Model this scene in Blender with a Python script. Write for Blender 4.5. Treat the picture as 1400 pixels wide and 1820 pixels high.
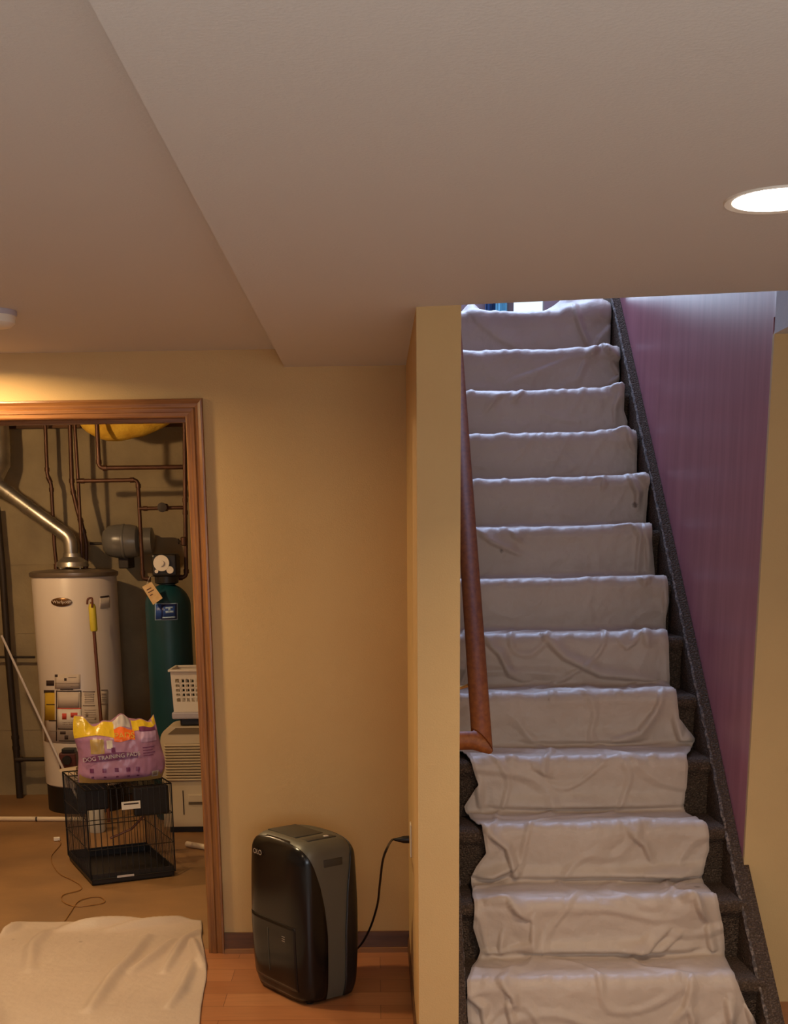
import bpy, bmesh, math, random
import numpy as np
from mathutils import Vector, Matrix, noise
random.seed(7); rng = np.random.default_rng(7)
for o in list(bpy.data.objects): bpy.data.objects.remove(o)
scn = bpy.context.scene; COL = scn.collection
PI = math.pi

# ---------------------------------------------------------------- camera
F, CX, EYE = 2250.0, 650.0, 1.587
VPY, VPZ = (667., 955.), (780., 11000.)
_k = (VPY[0]-CX)*(VPZ[0]-CX)+F*F
_b = VPY[1]+VPZ[1]; _c = VPY[1]*VPZ[1]+_k
CY = (_b-math.sqrt(_b*_b-4*_c))/2
_Y = np.array([VPY[0]-CX, VPY[1]-CY, F]); _Y /= np.linalg.norm(_Y)
_D = np.array([VPZ[0]-CX, VPZ[1]-CY, F]); _D /= np.linalg.norm(_D)
_X = np.cross(_Y, -_D); _X *= np.sign(_X[0])
RM = np.array([_X, _Y, -_D])          # rows: world axes seen from the camera (right, down, forward)
cd = bpy.data.cameras.new('camera'); cam = bpy.data.objects.new('camera', cd); COL.objects.link(cam)
right, up, back = RM[:, 0], -RM[:, 1], -RM[:, 2]
cam.matrix_world = Matrix(((right[0], up[0], back[0], 0), (right[1], up[1], back[1], 0), (right[2], up[2], back[2], EYE), (0, 0, 0, 1)))
cd.sensor_fit = 'AUTO'; cd.sensor_width = 36; cd.lens = F/1820*36
cd.shift_x = (700-CX)/1820; cd.shift_y = (CY-910)/1820; cd.clip_start = .05
scn.camera = cam

# ---------------------------------------------------------------- colour management, sky, lights
vs = scn.view_settings; vs.view_transform = 'Standard'; vs.look = 'None'; vs.gamma = 1; vs.use_curve_mapping = False
vs.exposure = -0.02
w = bpy.data.worlds.new('world'); scn.world = w; w.use_nodes = True
bg = w.node_tree.nodes['Background']; bg.inputs[0].default_value = (.62, .82, 1, 1); bg.inputs[1].default_value = 1.6

def area(name, loc, rot, sx, sy, power, col, shape='RECTANGLE', spread=PI):
    l = bpy.data.lights.new(name, 'AREA'); l.shape = shape; l.size = sx
    if shape in ('RECTANGLE', 'ELLIPSE'): l.size_y = sy
    l.energy = power; l.color = col; l.spread = spread
    o = bpy.data.objects.new(name, l); COL.objects.link(o); o.location = loc; o.rotation_euler = rot
    return o
WARM = (1, .70, .40); NEUT = (1, .82, .62); DAY = (.44, .62, 1)
ZL, ZS = 2.24, 2.18                    # ceiling left part, dropped right part
CANS = [(.745, 2.53, ZS, 13, (1, .80, .56)), (-.9, .9, ZL, 8, NEUT), (1.2, .6, ZS, 8, NEUT), (-1.46, 4.36, ZL, 24, (1, .72, .36)), (-1.4, 2.4, ZL, 6, WARM), (.7, -1.2, ZS, 6, NEUT)]
for x, y, z, p, c in CANS:
    area('can_light', (x, y, z-.012), (0, 0, 0), .14, .14, p, c, 'DISK', 2.3 if y != 4.36 else 2.9)
area('rear_window_daylight', (0.6, -2.85, 1.5), (R90 := PI/2, 0, 0), 2.4, 1.3, 60, (.85, .93, 1))
area('added_ceiling_uplight', (.1, -.5, 1.0), (PI, 0, 0), .5, .5, 34, (.90, .95, 1), 'DISK', 2.7)  # added unseen uplight without a lamp, turns the ceiling neutral
area('stairwell_blue_fill', (.6, 5.2, 4.9), (0, 0, 0), 1.4, 1.4, 21, (.40, .54, 1))  # added blue fill light for the stairwell, no opening above it
area('stair_top_fill', (.7, 7.6, 4.9), (0, 0, 0), 2.4, 1.6, 260, DAY)  # added area light standing in for upstairs daylight; the ceiling has no skylight
area('landing_window_daylight', (.5, 9.75, 3.9), (-PI/2, 0, 0), 1.6, 1.6, 70, (.6, .78, 1))
bl = bpy.data.lights.new('closet_bulb_light', 'POINT'); bl.energy = 52; bl.color = (1, .66, .34); bl.shadow_soft_size = .03
blo = bpy.data.objects.new('closet_bulb_light', bl); COL.objects.link(blo); blo.location = (-2.15, 6.15, 2.12)

# ---------------------------------------------------------------- helpers
def ray(u, v): return RM @ np.array([(u-CX)/F, (v-CY)/F, 1.0])
def _at(u, v, ax, val):
    r = ray(u, v); o = np.array([0, 0, EYE]); t = (val-o[ax])/r[ax]; return Vector(o+t*r)
def atx(u, v, x): return _at(u, v, 0, x)
def aty(u, v, y): return _at(u, v, 1, y)
def atz(u, v, z=0.): return _at(u, v, 2, z)
def S(r, g, b):
    f = lambda c: (c/255/12.92) if c/255 <= .04045 else ((c/255+.055)/1.055)**2.4
    return (f(r), f(g), f(b), 1)
def mat(name, col, rough=.6, metal=0., col2=None, nscale=8, stretch=(1, 1, 1), bump=0., bscale=60, spec=.5, coat=0., lo=.35, hi=.65, detail=4):
    m = bpy.data.materials.new(name); m.use_nodes = True; nt = m.node_tree; p = nt.nodes['Principled BSDF']
    p.inputs['Base Color'].default_value = col; p.inputs['Roughness'].default_value = rough; p.inputs['Metallic'].default_value = metal
    p.inputs['Specular IOR Level'].default_value = spec; p.inputs['Coat Weight'].default_value = coat; p.inputs['Coat Roughness'].default_value = .15
    tc = nt.nodes.new('ShaderNodeTexCoord'); mp = nt.nodes.new('ShaderNodeMapping'); mp.inputs['Scale'].default_value = stretch
    nt.links.new(tc.outputs['Object'], mp.inputs[0])
    if col2:
        n = nt.nodes.new('ShaderNodeTexNoise'); n.inputs['Scale'].default_value = nscale; n.inputs['Detail'].default_value = detail
        r = nt.nodes.new('ShaderNodeValToRGB'); r.color_ramp.elements[0].position = lo; r.color_ramp.elements[1].position = hi
        r.color_ramp.elements[0].color = col; r.color_ramp.elements[1].color = col2
        nt.links.new(mp.outputs[0], n.inputs[0]); nt.links.new(n.outputs[0], r.inputs[0]); nt.links.new(r.outputs[0], p.inputs['Base Color'])
    if bump:
        n2 = nt.nodes.new('ShaderNodeTexNoise'); n2.inputs['Scale'].default_value = bscale; n2.inputs['Detail'].default_value = 3
        b = nt.nodes.new('ShaderNodeBump'); b.inputs['Strength'].default_value = bump; b.inputs['Distance'].default_value = .01
        nt.links.new(mp.outputs[0], n2.inputs[0]); nt.links.new(n2.outputs[0], b.inputs['Height']); nt.links.new(b.outputs[0], p.inputs['Normal'])
    return m
def tag(o, label=None, cat=None, group=None, kind=None):
    if label: o['label'] = label
    if cat: o['category'] = cat
    if group: o['group'] = group
    if kind: o['kind'] = kind
    return o
def empty(name, loc=(0, 0, 0), rz=0, label=None, cat=None, group=None, kind=None):
    o = bpy.data.objects.new(name, None); COL.objects.link(o); o.location = loc; o.rotation_euler = (0, 0, rz); o.empty_display_size = .05
    return tag(o, label, cat, group, kind)
def link(name, me, m, parent=None, smooth=False, world=True):
    if m: me.materials.append(m)
    o = bpy.data.objects.new(name, me); COL.objects.link(o)
    if smooth:
        for p in me.polygons: p.use_smooth = True
    if parent is not None:
        o.parent = parent
        if world:   # mesh given in world coordinates: keep it there
            M = Matrix.LocRotScale(parent.location, parent.rotation_euler, None)
            if parent.parent is not None:
                M = Matrix.LocRotScale(parent.parent.location, parent.parent.rotation_euler, None) @ M
            me.transform(M.inverted())
    return o
class B:
    """collects shapes into one mesh"""
    def __init__(s): s.bm = bmesh.new()
    def box(s, a, b, bev=0, seg=2):
        a = Vector(a); b = Vector(b); r = bmesh.ops.create_cube(s.bm, size=1)
        vs_ = r['verts']; c = (a+b)/2; d = b-a
        for v in vs_: v.co = Vector((c.x+v.co.x*d.x, c.y+v.co.y*d.y, c.z+v.co.z*d.z))
        if bev:
            es = {e for v in vs_ for e in v.link_edges}
            bmesh.ops.bevel(s.bm, geom=list(es), offset=bev, segments=seg, affect='EDGES', profile=.5)
        return s
    def obox(s, c, size, rz=0, rx=0, ry=0, bev=0):
        M = Matrix.Translation(Vector(c)) @ Matrix.Rotation(rz, 4, 'Z') @ Matrix.Rotation(ry, 4, 'Y') @ Matrix.Rotation(rx, 4, 'X')
        r = bmesh.ops.create_cube(s.bm, size=1); vs_ = r['verts']
        for v in vs_: v.co = Vector((v.co.x*size[0], v.co.y*size[1], v.co.z*size[2]))
        nv = vs_
        if bev:
            es = {e for v in vs_ for e in v.link_edges}
            r2 = bmesh.ops.bevel(s.bm, geom=list(es), offset=bev, segments=2, affect='EDGES', profile=.5)
            nv = list({v for f in r2['faces'] for v in f.verts} | {v for v in vs_ if v.is_valid})
        for v in nv: v.co = M @ v.co
        return s
    def prism(s, pts, z0, z1):
        lo = [s.bm.verts.new((p[0], p[1], z0)) for p in pts]; hi = [s.bm.verts.new((p[0], p[1], z1)) for p in pts]
        n = len(pts); s.bm.faces.new(lo[::-1]); s.bm.faces.new(hi)
        for i in range(n): s.bm.faces.new((lo[i], lo[(i+1) % n], hi[(i+1) % n], hi[i]))
        return s
    def slab(s, quad, n, t):
        """polygon of 3D points thickened by vector n*t"""
        n = Vector(n)*t; lo = [s.bm.verts.new(p) for p in quad]; hi = [s.bm.verts.new(Vector(p)+n) for p in quad]
        k = len(quad); s.bm.faces.new(lo[::-1]); s.bm.faces.new(hi)
        for i in range(k): s.bm.faces.new((lo[i], lo[(i+1) % k], hi[(i+1) % k], hi[i]))
        return s
    def tube(s, pts, r, seg=10, cap=True):
        pts = [Vector(p) for p in pts]; n = len(pts); rs = r if isinstance(r, (list, tuple)) else [r]*n
        t0 = (pts[1]-pts[0]).normalized(); u = t0.orthogonal().normalized(); rings = []
        for i, p in enumerate(pts):
            t = ((pts[min(i+1, n-1)]-p).normalized()+(p-pts[max(i-1, 0)]).normalized())
            t = t.normalized() if t.length > 1e-6 else t0
            u = (u-t*u.dot(t)).normalized(); v = t.cross(u)
            rings.append([s.bm.verts.new(p+rs[i]*(math.cos(a)*u+math.sin(a)*v)) for a in [2*PI*k/seg for k in range(seg)]])
        for a, b in zip(rings, rings[1:]):
            for k in range(seg): s.bm.faces.new((a[k], a[(k+1) % seg], b[(k+1) % seg], b[k]))
        if cap: s.bm.faces.new(rings[0][::-1]); s.bm.faces.new(rings[-1])
        return s
    def cyl(s, p, q, r, seg=24): return s.tube([p, q], r, seg)
    def lathe(s, prof, c=(0, 0, 0), seg=40, axis='Z'):
        c = Vector(c); rings = []
        for r, h in prof:
            rg = []
            for k in range(seg):
                a = 2*PI*k/seg; x, y = r*math.cos(a), r*math.sin(a)
                v = (x, y, h) if axis == 'Z' else ((h, x, y) if axis == 'X' else (x, h, y))
                rg.append(s.bm.verts.new(c+Vector(v)))
            rings.append(rg)
        for a, b in zip(rings, rings[1:]):
            for k in range(seg): s.bm.faces.new((a[k], a[(k+1) % seg], b[(k+1) % seg], b[k]))
        s.bm.faces.new(rings[0][::-1]); s.bm.faces.new(rings[-1])
        return s
    def out(s, name, m, parent=None, smooth=False, world=True):
        bmesh.ops.recalc_face_normals(s.bm, faces=s.bm.faces)
        me = bpy.data.meshes.new(name); s.bm.to_mesh(me); s.bm.free()
        o = link(name, me, m, parent, smooth, world)
        if smooth:
            try: me.set_sharp_from_angle(angle=R(38))
            except Exception: pass
        return o
def R(d): return math.radians(d)
def struct(o): o['kind'] = 'structure'; return o
def rounded(pts, r=.03, n=5):
    """polyline with filleted corners"""
    pts = [Vector(p) for p in pts]; out = [pts[0]]
    for a, b, c in zip(pts, pts[1:], pts[2:]):
        d1 = (a-b); d2 = (c-b); q = min(r, d1.length*.45, d2.length*.45); p0 = b+d1.normalized()*q; p1 = b+d2.normalized()*q
        for k in range(n+1):
            t = k/n; out.append((1-t)**2*p0+2*t*(1-t)*b+t*t*p1)
    out.append(pts[-1]); return out
def smooth_curve(pts, n=8):
    pts = [Vector(p) for p in pts]; P = [pts[0]]+pts+[pts[-1]]; out = []
    for i in range(1, len(P)-2):
        a, b, c, d = P[i-1], P[i], P[i+1], P[i+2]
        for k in range(n):
            t = k/n; out.append(.5*((2*b)+(c-a)*t+(2*a-5*b+4*c-d)*t*t+(3*b-a-3*c+d)*t**3))
    out.append(pts[-1]); return out
def text(name, body, size, M, m, parent, thick=.0006):
    """letters as a real thin mesh; M maps text plane to world"""
    cu = bpy.data.curves.new(name, 'FONT'); cu.body = body; cu.size = size; cu.align_x = 'CENTER'; cu.align_y = 'CENTER'; cu.extrude = thick
    t = bpy.data.objects.new(name, cu); COL.objects.link(t); bpy.context.view_layer.update()
    me = bpy.data.meshes.new_from_object(t.evaluated_get(bpy.context.evaluated_depsgraph_get()))
    bpy.data.objects.remove(t); me.transform(M); me.materials.clear()
    return link(name, me, m, parent)
def frame(o, xd, yd):
    """matrix whose x axis is xd, y axis yd, origin o"""
    x = Vector(xd).normalized(); z = x.cross(Vector(yd)).normalized(); y = z.cross(x)
    return Matrix(((x.x, y.x, z.x, o[0]), (x.y, y.y, z.y, o[1]), (x.z, y.z, z.z, o[2]), (0, 0, 0, 1)))

# ---------------------------------------------------------------- materials
M = {}
M['wall'] = mat('tan_wall_paint', S(202, 166, 112), .75, bump=.12, bscale=220, col2=S(197, 160, 107), nscale=2)
M['palefloor'] = mat('pale_bounce_floor', S(190, 184, 178), .9)  # unseen floor behind the camera, made pale for neutral bounce; no rug there
M['palewall'] = mat('pale_wall_paint', S(206, 200, 192), .85)
M['ceiling'] = mat('ceiling_paint', S(200, 194, 188), .85, bump=.1, bscale=160)
M['purple'] = mat('glossy_stair_wall_paint', S(166, 104, 112), .34, col2=S(180, 116, 124), nscale=3, stretch=(6, 6, .6), bump=.06, bscale=3, spec=.55)
M['upwall'] = mat('upstairs_wall_paint', S(120, 92, 92), .8)
M['concrete'] = mat('bare_concrete', S(160, 142, 108), .9, col2=S(136, 120, 92), nscale=3.5, bump=.35, bscale=30)
M['cfloor'] = mat('utility_concrete_floor', S(160, 120, 78), .5, col2=S(136, 102, 68), nscale=2.5, bump=.08, bscale=40)
M['joist'] = mat('rough_joist_wood', S(105, 72, 44), .85, col2=S(74, 48, 30), nscale=4, stretch=(1, 12, 12))
M['trimwood'] = mat('stained_oak_trim', S(150, 98, 50), .34, col2=S(122, 74, 36), nscale=7, stretch=(14, 14, .7), bump=.1, bscale=30)
M['trimwood_h'] = mat('stained_oak_trim_across', S(150, 98, 50), .34, col2=S(122, 74, 36), nscale=7, stretch=(.7, 14, 14), bump=.1, bscale=30)
M['base'] = mat('dark_baseboard_wood', S(104, 66, 40), .4, col2=S(84, 52, 32), nscale=6, stretch=(1, 10, 10))
M['shoe'] = mat('light_shoe_moulding', S(150, 102, 60), .4)
M['rail'] = mat('varnished_oak_handrail', S(150, 84, 36), .5, col2=S(128, 68, 28), nscale=6, stretch=(12, 1.2, 12), spec=.3)
M['copper'] = mat('aged_copper', S(96, 64, 46), .45, .5, col2=S(78, 50, 36), nscale=9)
M['iron'] = mat('black_iron_pipe', S(52, 42, 34), .6, .3)
M['galv'] = mat('galvanised_flue', S(196, 190, 180), .36, .9, col2=S(160, 154, 144), nscale=9, bump=.15, bscale=9)
M['white'] = mat('white_enamel', S(214, 200, 186), .38)
M['offwhite'] = mat('white_plastic', S(224, 214, 200), .45)
M['lidmetal'] = mat('grey_brown_lid', S(138, 122, 106), .35, .6)
M['bronze'] = mat('bronze_badge', S(120, 92, 66), .25, .8)
M['yellow'] = mat('yellow_foam', S(205, 185, 50), .6)
M['brownrod'] = mat('red_brown_rod', S(98, 52, 30), .4)
M['green'] = mat('green_fibreglass_tank', S(18, 70, 78), .42, col2=S(16, 60, 68), nscale=3)
M['black'] = mat('black_plastic', S(30, 26, 24), .4)
M['wire'] = mat('black_wire', S(24, 20, 18), .45)
M['blackgloss'] = mat('gloss_black_plastic', S(22, 18, 16), .2, spec=.35)
M['greyplastic'] = mat('grey_green_plastic', S(88, 84, 72), .42)
M['darkgrey'] = mat('dark_grey_plastic', S(58, 54, 46), .5)
M['beige'] = mat('aged_beige_plastic', S(196, 178, 150), .5)
M['beigedark'] = mat('shaded_louvre_brown', S(110, 92, 68), .7)  # beige plastic darkened: shade between louvres and in recesses put into the colour
M['blue'] = mat('blue_sticker', S(44, 80, 158), .4)
M['bluelight'] = mat('pale_blue_print', S(165, 195, 225), .4)
M['navy'] = mat('navy_print', S(28, 40, 90), .4)
M['tagpaper'] = mat('cream_tag_paper', S(226, 194, 146), .8, col2=S(214, 176, 122), nscale=30)
M['paper'] = mat('label_paper', S(206, 190, 172), .7)
M['ink'] = mat('dark_ink', S(60, 42, 36), .7)
M['greyink'] = mat('grey_ink', S(150, 132, 116), .7)
M['red'] = mat('red_print', S(206, 72, 52), .6)
M['redbox'] = mat('dark_red_plastic', S(84, 36, 28), .5)
M['labyellow'] = mat('yellow_print', S(212, 172, 52), .6)
M['bagpurple'] = mat('purple_film', S(182, 134, 164), .32, col2=S(166, 118, 152), nscale=6, bump=.35, bscale=14)
M['bagyellow'] = mat('yellow_film', S(222, 186, 50), .26, bump=.6, bscale=22)
M['bagorange'] = mat('orange_print', S(238, 112, 40), .3, bump=.4, bscale=30)
M['bagdark'] = mat('dark_purple_print', S(116, 58, 100), .35)
M['baggold'] = mat('gold_print', S(184, 152, 92), .35)
M['silver'] = mat('silver_print', S(190, 180, 178), .3)
M['insul'] = mat('yellow_fibreglass_batt', S(226, 184, 62), .9, col2=S(204, 156, 44), nscale=12, bump=.5, bscale=40)
M['pvc'] = mat('white_pvc', S(226, 206, 176), .4)
M['tank'] = mat('grey_tank_paint', S(112, 108, 100), .3, col2=S(100, 96, 90), nscale=6)
M['teal'] = mat('teal_curtain_cloth', S(104, 160, 176), .8)
M['darkblue'] = mat('dark_blue_curtain_cloth', S(40, 66, 104), .8)
M['doorwood'] = mat('dark_brown_door_wood', S(84, 54, 48), .5)
M['palegrey'] = mat('pale_grey_paint', S(176, 168, 178), .5)
M['cord'] = mat('black_rubber_cord', S(22, 16, 14), .4)
M['thincord'] = mat('brown_thin_cord', S(150, 104, 54), .5)
M['brass'] = mat('brass_plate', S(190, 150, 90), .3, .9)
M['clear'] = mat('clear_jug_plastic', S(190, 186, 176), .25)
def emis(name, col, st):
    m = bpy.data.materials.new(name); m.use_nodes = True; p = m.node_tree.nodes['Principled BSDF']
    p.inputs['Base Color'].default_value = (.9, .9, .9, 1); p.inputs['Emission Color'].default_value = col; p.inputs['Emission Strength'].default_value = st; return m
M['lens'] = emis('lamp_lens', (1, .95, .86, 1), 14)
M['bulb'] = emis('bulb_glass', (1, .72, .4, 1), 10)
def laminate():
    m = bpy.data.materials.new('laminate_floor'); m.use_nodes = True; nt = m.node_tree; p = nt.nodes['Principled BSDF']; L = nt.links
    tc = nt.nodes.new('ShaderNodeTexCoord'); br = nt.nodes.new('ShaderNodeTexBrick')
    br.inputs['Scale'].default_value = 1; br.inputs['Brick Width'].default_value = 1.1; br.inputs['Row Height'].default_value = .13; br.inputs['Mortar Size'].default_value = .0012
    br.inputs['Color1'].default_value = S(188, 126, 82); br.inputs['Color2'].default_value = S(166, 104, 64); br.inputs['Mortar'].default_value = S(120, 70, 40)
    L.new(tc.outputs['Object'], br.inputs[0])
    mp = nt.nodes.new('ShaderNodeMapping'); mp.inputs['Scale'].default_value = (1.2, 14, 1); L.new(tc.outputs['Object'], mp.inputs[0])
    n = nt.nodes.new('ShaderNodeTexNoise'); n.inputs['Scale'].default_value = 5; n.inputs['Detail'].default_value = 5; L.new(mp.outputs[0], n.inputs[0])
    mx = nt.nodes.new('ShaderNodeMix'); mx.data_type = 'RGBA'; mx.blend_type = 'MULTIPLY'; mx.inputs[0].default_value = .35
    L.new(br.outputs[0], mx.inputs[6]); L.new(n.outputs[0], mx.inputs[7]); L.new(mx.outputs[2], p.inputs['Base Color']); p.inputs['Roughness'].default_value = .32
    return m
M['laminate'] = laminate()
def carpet():
    m = bpy.data.materials.new('speckled_loop_carpet'); m.use_nodes = True; nt = m.node_tree; p = nt.nodes['Principled BSDF']; L = nt.links
    tc = nt.nodes.new('ShaderNodeTexCoord'); v = nt.nodes.new('ShaderNodeTexVoronoi'); v.inputs['Scale'].default_value = 150; L.new(tc.outputs['Object'], v.inputs[0])
    n = nt.nodes.new('ShaderNodeTexNoise'); n.inputs['Scale'].default_value = 170; n.inputs['Detail'].default_value = 3; L.new(tc.outputs['Object'], n.inputs[0])
    r = nt.nodes.new('ShaderNodeValToRGB'); e = r.color_ramp.elements; e[0].position = .38; e[0].color = S(70, 54, 42); e[1].position = .70; e[1].color = S(112, 90, 74)
    k = e.new(.56); k.color = S(84, 66, 52)
    L.new(n.outputs[0], r.inputs[0]); L.new(r.outputs[0], p.inputs['Base Color']); p.inputs['Roughness'].default_value = .95; p.inputs['Specular IOR Level'].default_value = .15
    b = nt.nodes.new('ShaderNodeBump'); b.inputs['Strength'].default_value = .9; b.inputs['Distance'].default_value = .006; b.invert = True
    L.new(v.outputs['Distance'], b.inputs['Height']); L.new(b.outputs[0], p.inputs['Normal']); return m
M['carpet'] = carpet()
def canvas():
    m = bpy.data.materials.new('canvas_drop_cloth'); m.use_nodes = True; nt = m.node_tree; p = nt.nodes['Principled BSDF']; L = nt.links
    tc = nt.nodes.new('ShaderNodeTexCoord')
    n = nt.nodes.new('ShaderNodeTexNoise'); n.inputs['Scale'].default_value = 2.2; n.inputs['Detail'].default_value = 5; L.new(tc.outputs['Object'], n.inputs[0])
    r = nt.nodes.new('ShaderNodeValToRGB'); e = r.color_ramp.elements; e[0].position = .3; e[0].color = S(184, 161, 142); e[1].position = .7; e[1].color = S(198, 175, 156)
    L.new(n.outputs[0], r.inputs[0])
    # a few dark paint spots of their own shape
    v = nt.nodes.new('ShaderNodeTexVoronoi'); v.inputs['Scale'].default_value = 4.2; L.new(tc.outputs['Object'], v.inputs[0])
    n2 = nt.nodes.new('ShaderNodeTexNoise'); n2.inputs['Scale'].default_value = 60; L.new(tc.outputs['Object'], n2.inputs[0])
    a = nt.nodes.new('ShaderNodeMath'); a.operation = 'MULTIPLY_ADD'; a.inputs[1].default_value = .06; L.new(n2.outputs[0], a.inputs[0]); L.new(v.outputs['Distance'], a.inputs[2])
    r2 = nt.nodes.new('ShaderNodeValToRGB'); f = r2.color_ramp.elements; f[0].position = .065; f[0].color = (.75, .75, .75, 1); f[1].position = .095; f[1].color = (0, 0, 0, 1); L.new(a.outputs[0], r2.inputs[0])
    mx = nt.nodes.new('ShaderNodeMix'); mx.data_type = 'RGBA'; L.new(r2.outputs[0], mx.inputs[0]); L.new(r.outputs[0], mx.inputs[6]); mx.inputs[7].default_value = S(92, 70, 54)
    L.new(mx.outputs[2], p.inputs['Base Color']); p.inputs['Roughness'].default_value = .5; p.inputs['Specular IOR Level'].default_value = .45
    p.inputs['Sheen Weight'].default_value = .15
    n3 = nt.nodes.new('ShaderNodeTexNoise'); n3.inputs['Scale'].default_value = 28; n3.inputs['Detail'].default_value = 3; L.new(tc.outputs['Object'], n3.inputs[0])
    b = nt.nodes.new('ShaderNodeBump'); b.inputs['Strength'].default_value = .4; b.inputs['Distance'].default_value = .008; L.new(n3.outputs[0], b.inputs['Height']); L.new(b.outputs[0], p.inputs['Normal'])
    return m
M['canvas'] = canvas()
M['binding'] = mat('speckled_carpet_binding', S(70, 56, 46), .8, col2=S(134, 114, 98), nscale=110, lo=.46, hi=.66, detail=2)

# ---------------------------------------------------------------- the room
YB = 4.758                              # face of the back wall
XP0, XP1 = .115, .233                   # partition beside the stairs
EDGE = lambda x: 3.59-.163*(x-.117)     # front line of the stair opening
YR, XR = 4.155, 1.2335                    # short wall right of the stairs
XW = lambda y: XR-.030*(y-YR)           # stairwell wall, not quite square to the room
struct(B().box((-4, 2.2, -.06), (3, 4.8, 0)).out('floor', M['laminate']))
struct(B().box((-4, -3, -.06), (3, 2.2, 0)).out('floor.004', M['palefloor']))
struct(B().box((-3, 4.8, -.06), (.115, 8.1, 0)).out('floor.001', M['cfloor']))
struct(B().box((-4, -3, ZL), (-.30, 4.78, ZL+.06)).out('ceiling', M['ceiling']))
struct(B().prism([(-.316, -3), (3, -3), (3, YR), (XR, YR), (XR, EDGE(XR)), (XP0, EDGE(XP0)), (XP0, YB+.02), (-.316, YB+.02)], ZS, ZL+.06).out('ceiling.001', M['ceiling']))
DL, DR, DH = -1.62, -.675, 2.014       # door opening
b = B(); b.box((-4, YB, 0), (DL-.015, YB+.12, 2.6)); b.box((DR+.015, YB, 0), (XP0+.01, YB+.12, 2.6)); b.box((DL-.015, YB, DH+.015), (DR+.015, YB+.12, 2.6))
struct(b.out('wall_back', M['wall']))
struct(B().prism([(XP0, EDGE(XP0)), (XP1, EDGE(XP1)), (XP1, 6.4), (XP0, 6.4)], 0, 2.5).out('wall_partition', M['wall']))
struct(B().box((-4.1, -3, 0), (-4, 4.9, 2.4)).out('wall_left', M['palewall']))
struct(B().box((3, -3, 0), (3.1, 4.1, 2.4)).out('wall_right', M['palewall']))
b = B(); b.box((-4.1, -3.1, 0), (3.1, -3, .8)); b.box((-4.1, -3.1, 2.2), (3.1, -3, 2.4)); b.box((-4.1, -3.1, .8), (-.7, -3, 2.2)); b.box((1.9, -3.1, .8), (3.1, -3, 2.2))
struct(b.out('wall_rear', M['palewall']))
struct(B().box((-.7, -3.06, .8), (1.9, -3.04, 2.2)).out('window_1', M['palegrey']))
# short wall right of the stairs, top corner rounded (bullnose)
ZT = aty(1400, 563, YR).z
pr = [(XR, 0)]+[(XR+.06-.06*math.cos(R(a)), ZT-.06+.06*math.sin(R(a))) for a in range(0, 91, 10)]+[(3, ZT), (3, 0)]
b = B(); b.slab([(x, YR, z) for x, z in pr], (0, 1, 0), .018); struct(b.out('wall_front_right', M['wall']))
struct(B().prism([(XW(YR)+.001, YR+.018), (XW(7)+.001, 7), (XW(7)+.12, 7), (XR+.12, YR+.018)], 0, 5).out('wall_stair_right', M['purple']))
struct(B().prism([(XR+.001, 3.33), (XR+.001, YR+.02), (3, YR+.02), (3, 3.1)], ZT+.002, 5).out('wall_stair_upper', M['purple']))
# upstairs
struct(B().box((-1.5, 3.7, 2.5), (XP1, 10, 2.6)).out('floor.002', M['doorwood']))
struct(B().box((XP1, 6.45, 2.4), (3, 10, 2.59)).out('floor.003', M['doorwood']))
struct(B().prism([(-1.6, EDGE(-1.6)-.02), (-1.6, EDGE(-1.6)-.14), (3, EDGE(3)-.14), (3, EDGE(3)-.02)], ZL+.06, 5.05).out('wall_upstairs_front', M['upwall']))
struct(B().box((-1.6, 3.6, 2.5), (-1.5, 10, 5.05)).out('wall_upstairs_left', M['upwall']))
struct(B().box((3, 3.0, 2.24), (3.1, 10, 5.05)).out('wall_upstairs_right', M['upwall']))
struct(B().box((-1.6, 2.9, 5), (3.1, 10.1, 5.1)).out('ceiling.002', M['ceiling']))
YU = 10.0
w0, w1 = aty(912, 545, YU).x, aty(967, 545, YU).x
b = B(); b.box((-1.6, YU, 2.5), (w0, YU+.1, 5.05)); b.box((w1, YU, 2.5), (3.1, YU+.1, 5.05)); b.box((w0, YU, 2.5), (w1, YU+.1, 2.75)); b.box((w0, YU, 4.6), (w1, YU+.1, 5.05))
struct(b.out('wall_upstairs_back', M['upwall']))
tf = aty(901, 545, YU-.03).x
struct(B().box((tf, YU-.03, 2.6), (w0, YU, 4.7), .004).out('trim_1', M['doorwood']))
c = empty('curtain', (aty(880, 545, YU-.1).x, YU-.1, 3.9), label='teal window curtain with dark blue edge, glimpsed beyond the top of the stairs', cat='curtain')
def curtain_bm(xa, xb):
    bm_ = B(); n = 30; y = YU-.10
    lo = [(xa+(xb-xa)*k/n, y+.025*math.sin(k*1.3)) for k in range(n+1)]
    for z in (2.62, 3.9):
        pass
    V = [[bm_.bm.verts.new((x, yy, z)) for x, yy in lo] for z in (2.62, 3.2, 3.9, 4.6)]
    for a, q in zip(V, V[1:]):
        for k in range(n): bm_.bm.faces.new((a[k], a[k+1], q[k+1], q[k]))
    return bm_
o = curtain_bm(aty(880, 545, YU-.1).x, aty(900, 545, YU-.1).x).out('curtain_panel', M['teal'], c, True); o['label'] = 'teal panel'; o.modifiers.new('t', 'SOLIDIFY').thickness = .008
o = curtain_bm(aty(864, 545, YU-.1).x, aty(881, 545, YU-.1).x-.005).out('curtain_panel', M['darkblue'], c, True); o['label'] = 'dark blue panel'; o.modifiers.new('t', 'SOLIDIFY').thickness = .008
for k, (a, q, mm) in enumerate([(1042, 1057, 'doorwood'), (1057, 1071, 'palegrey'), (1071, 1092, 'doorwood')]):
    struct(B().box((aty(a, 545, 9.4).x, 9.4, 2.6), (aty(q, 545, 9.4).x, 9.5, 4.7), .006).out('trim_%d' % (k+2), M[mm]))

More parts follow.
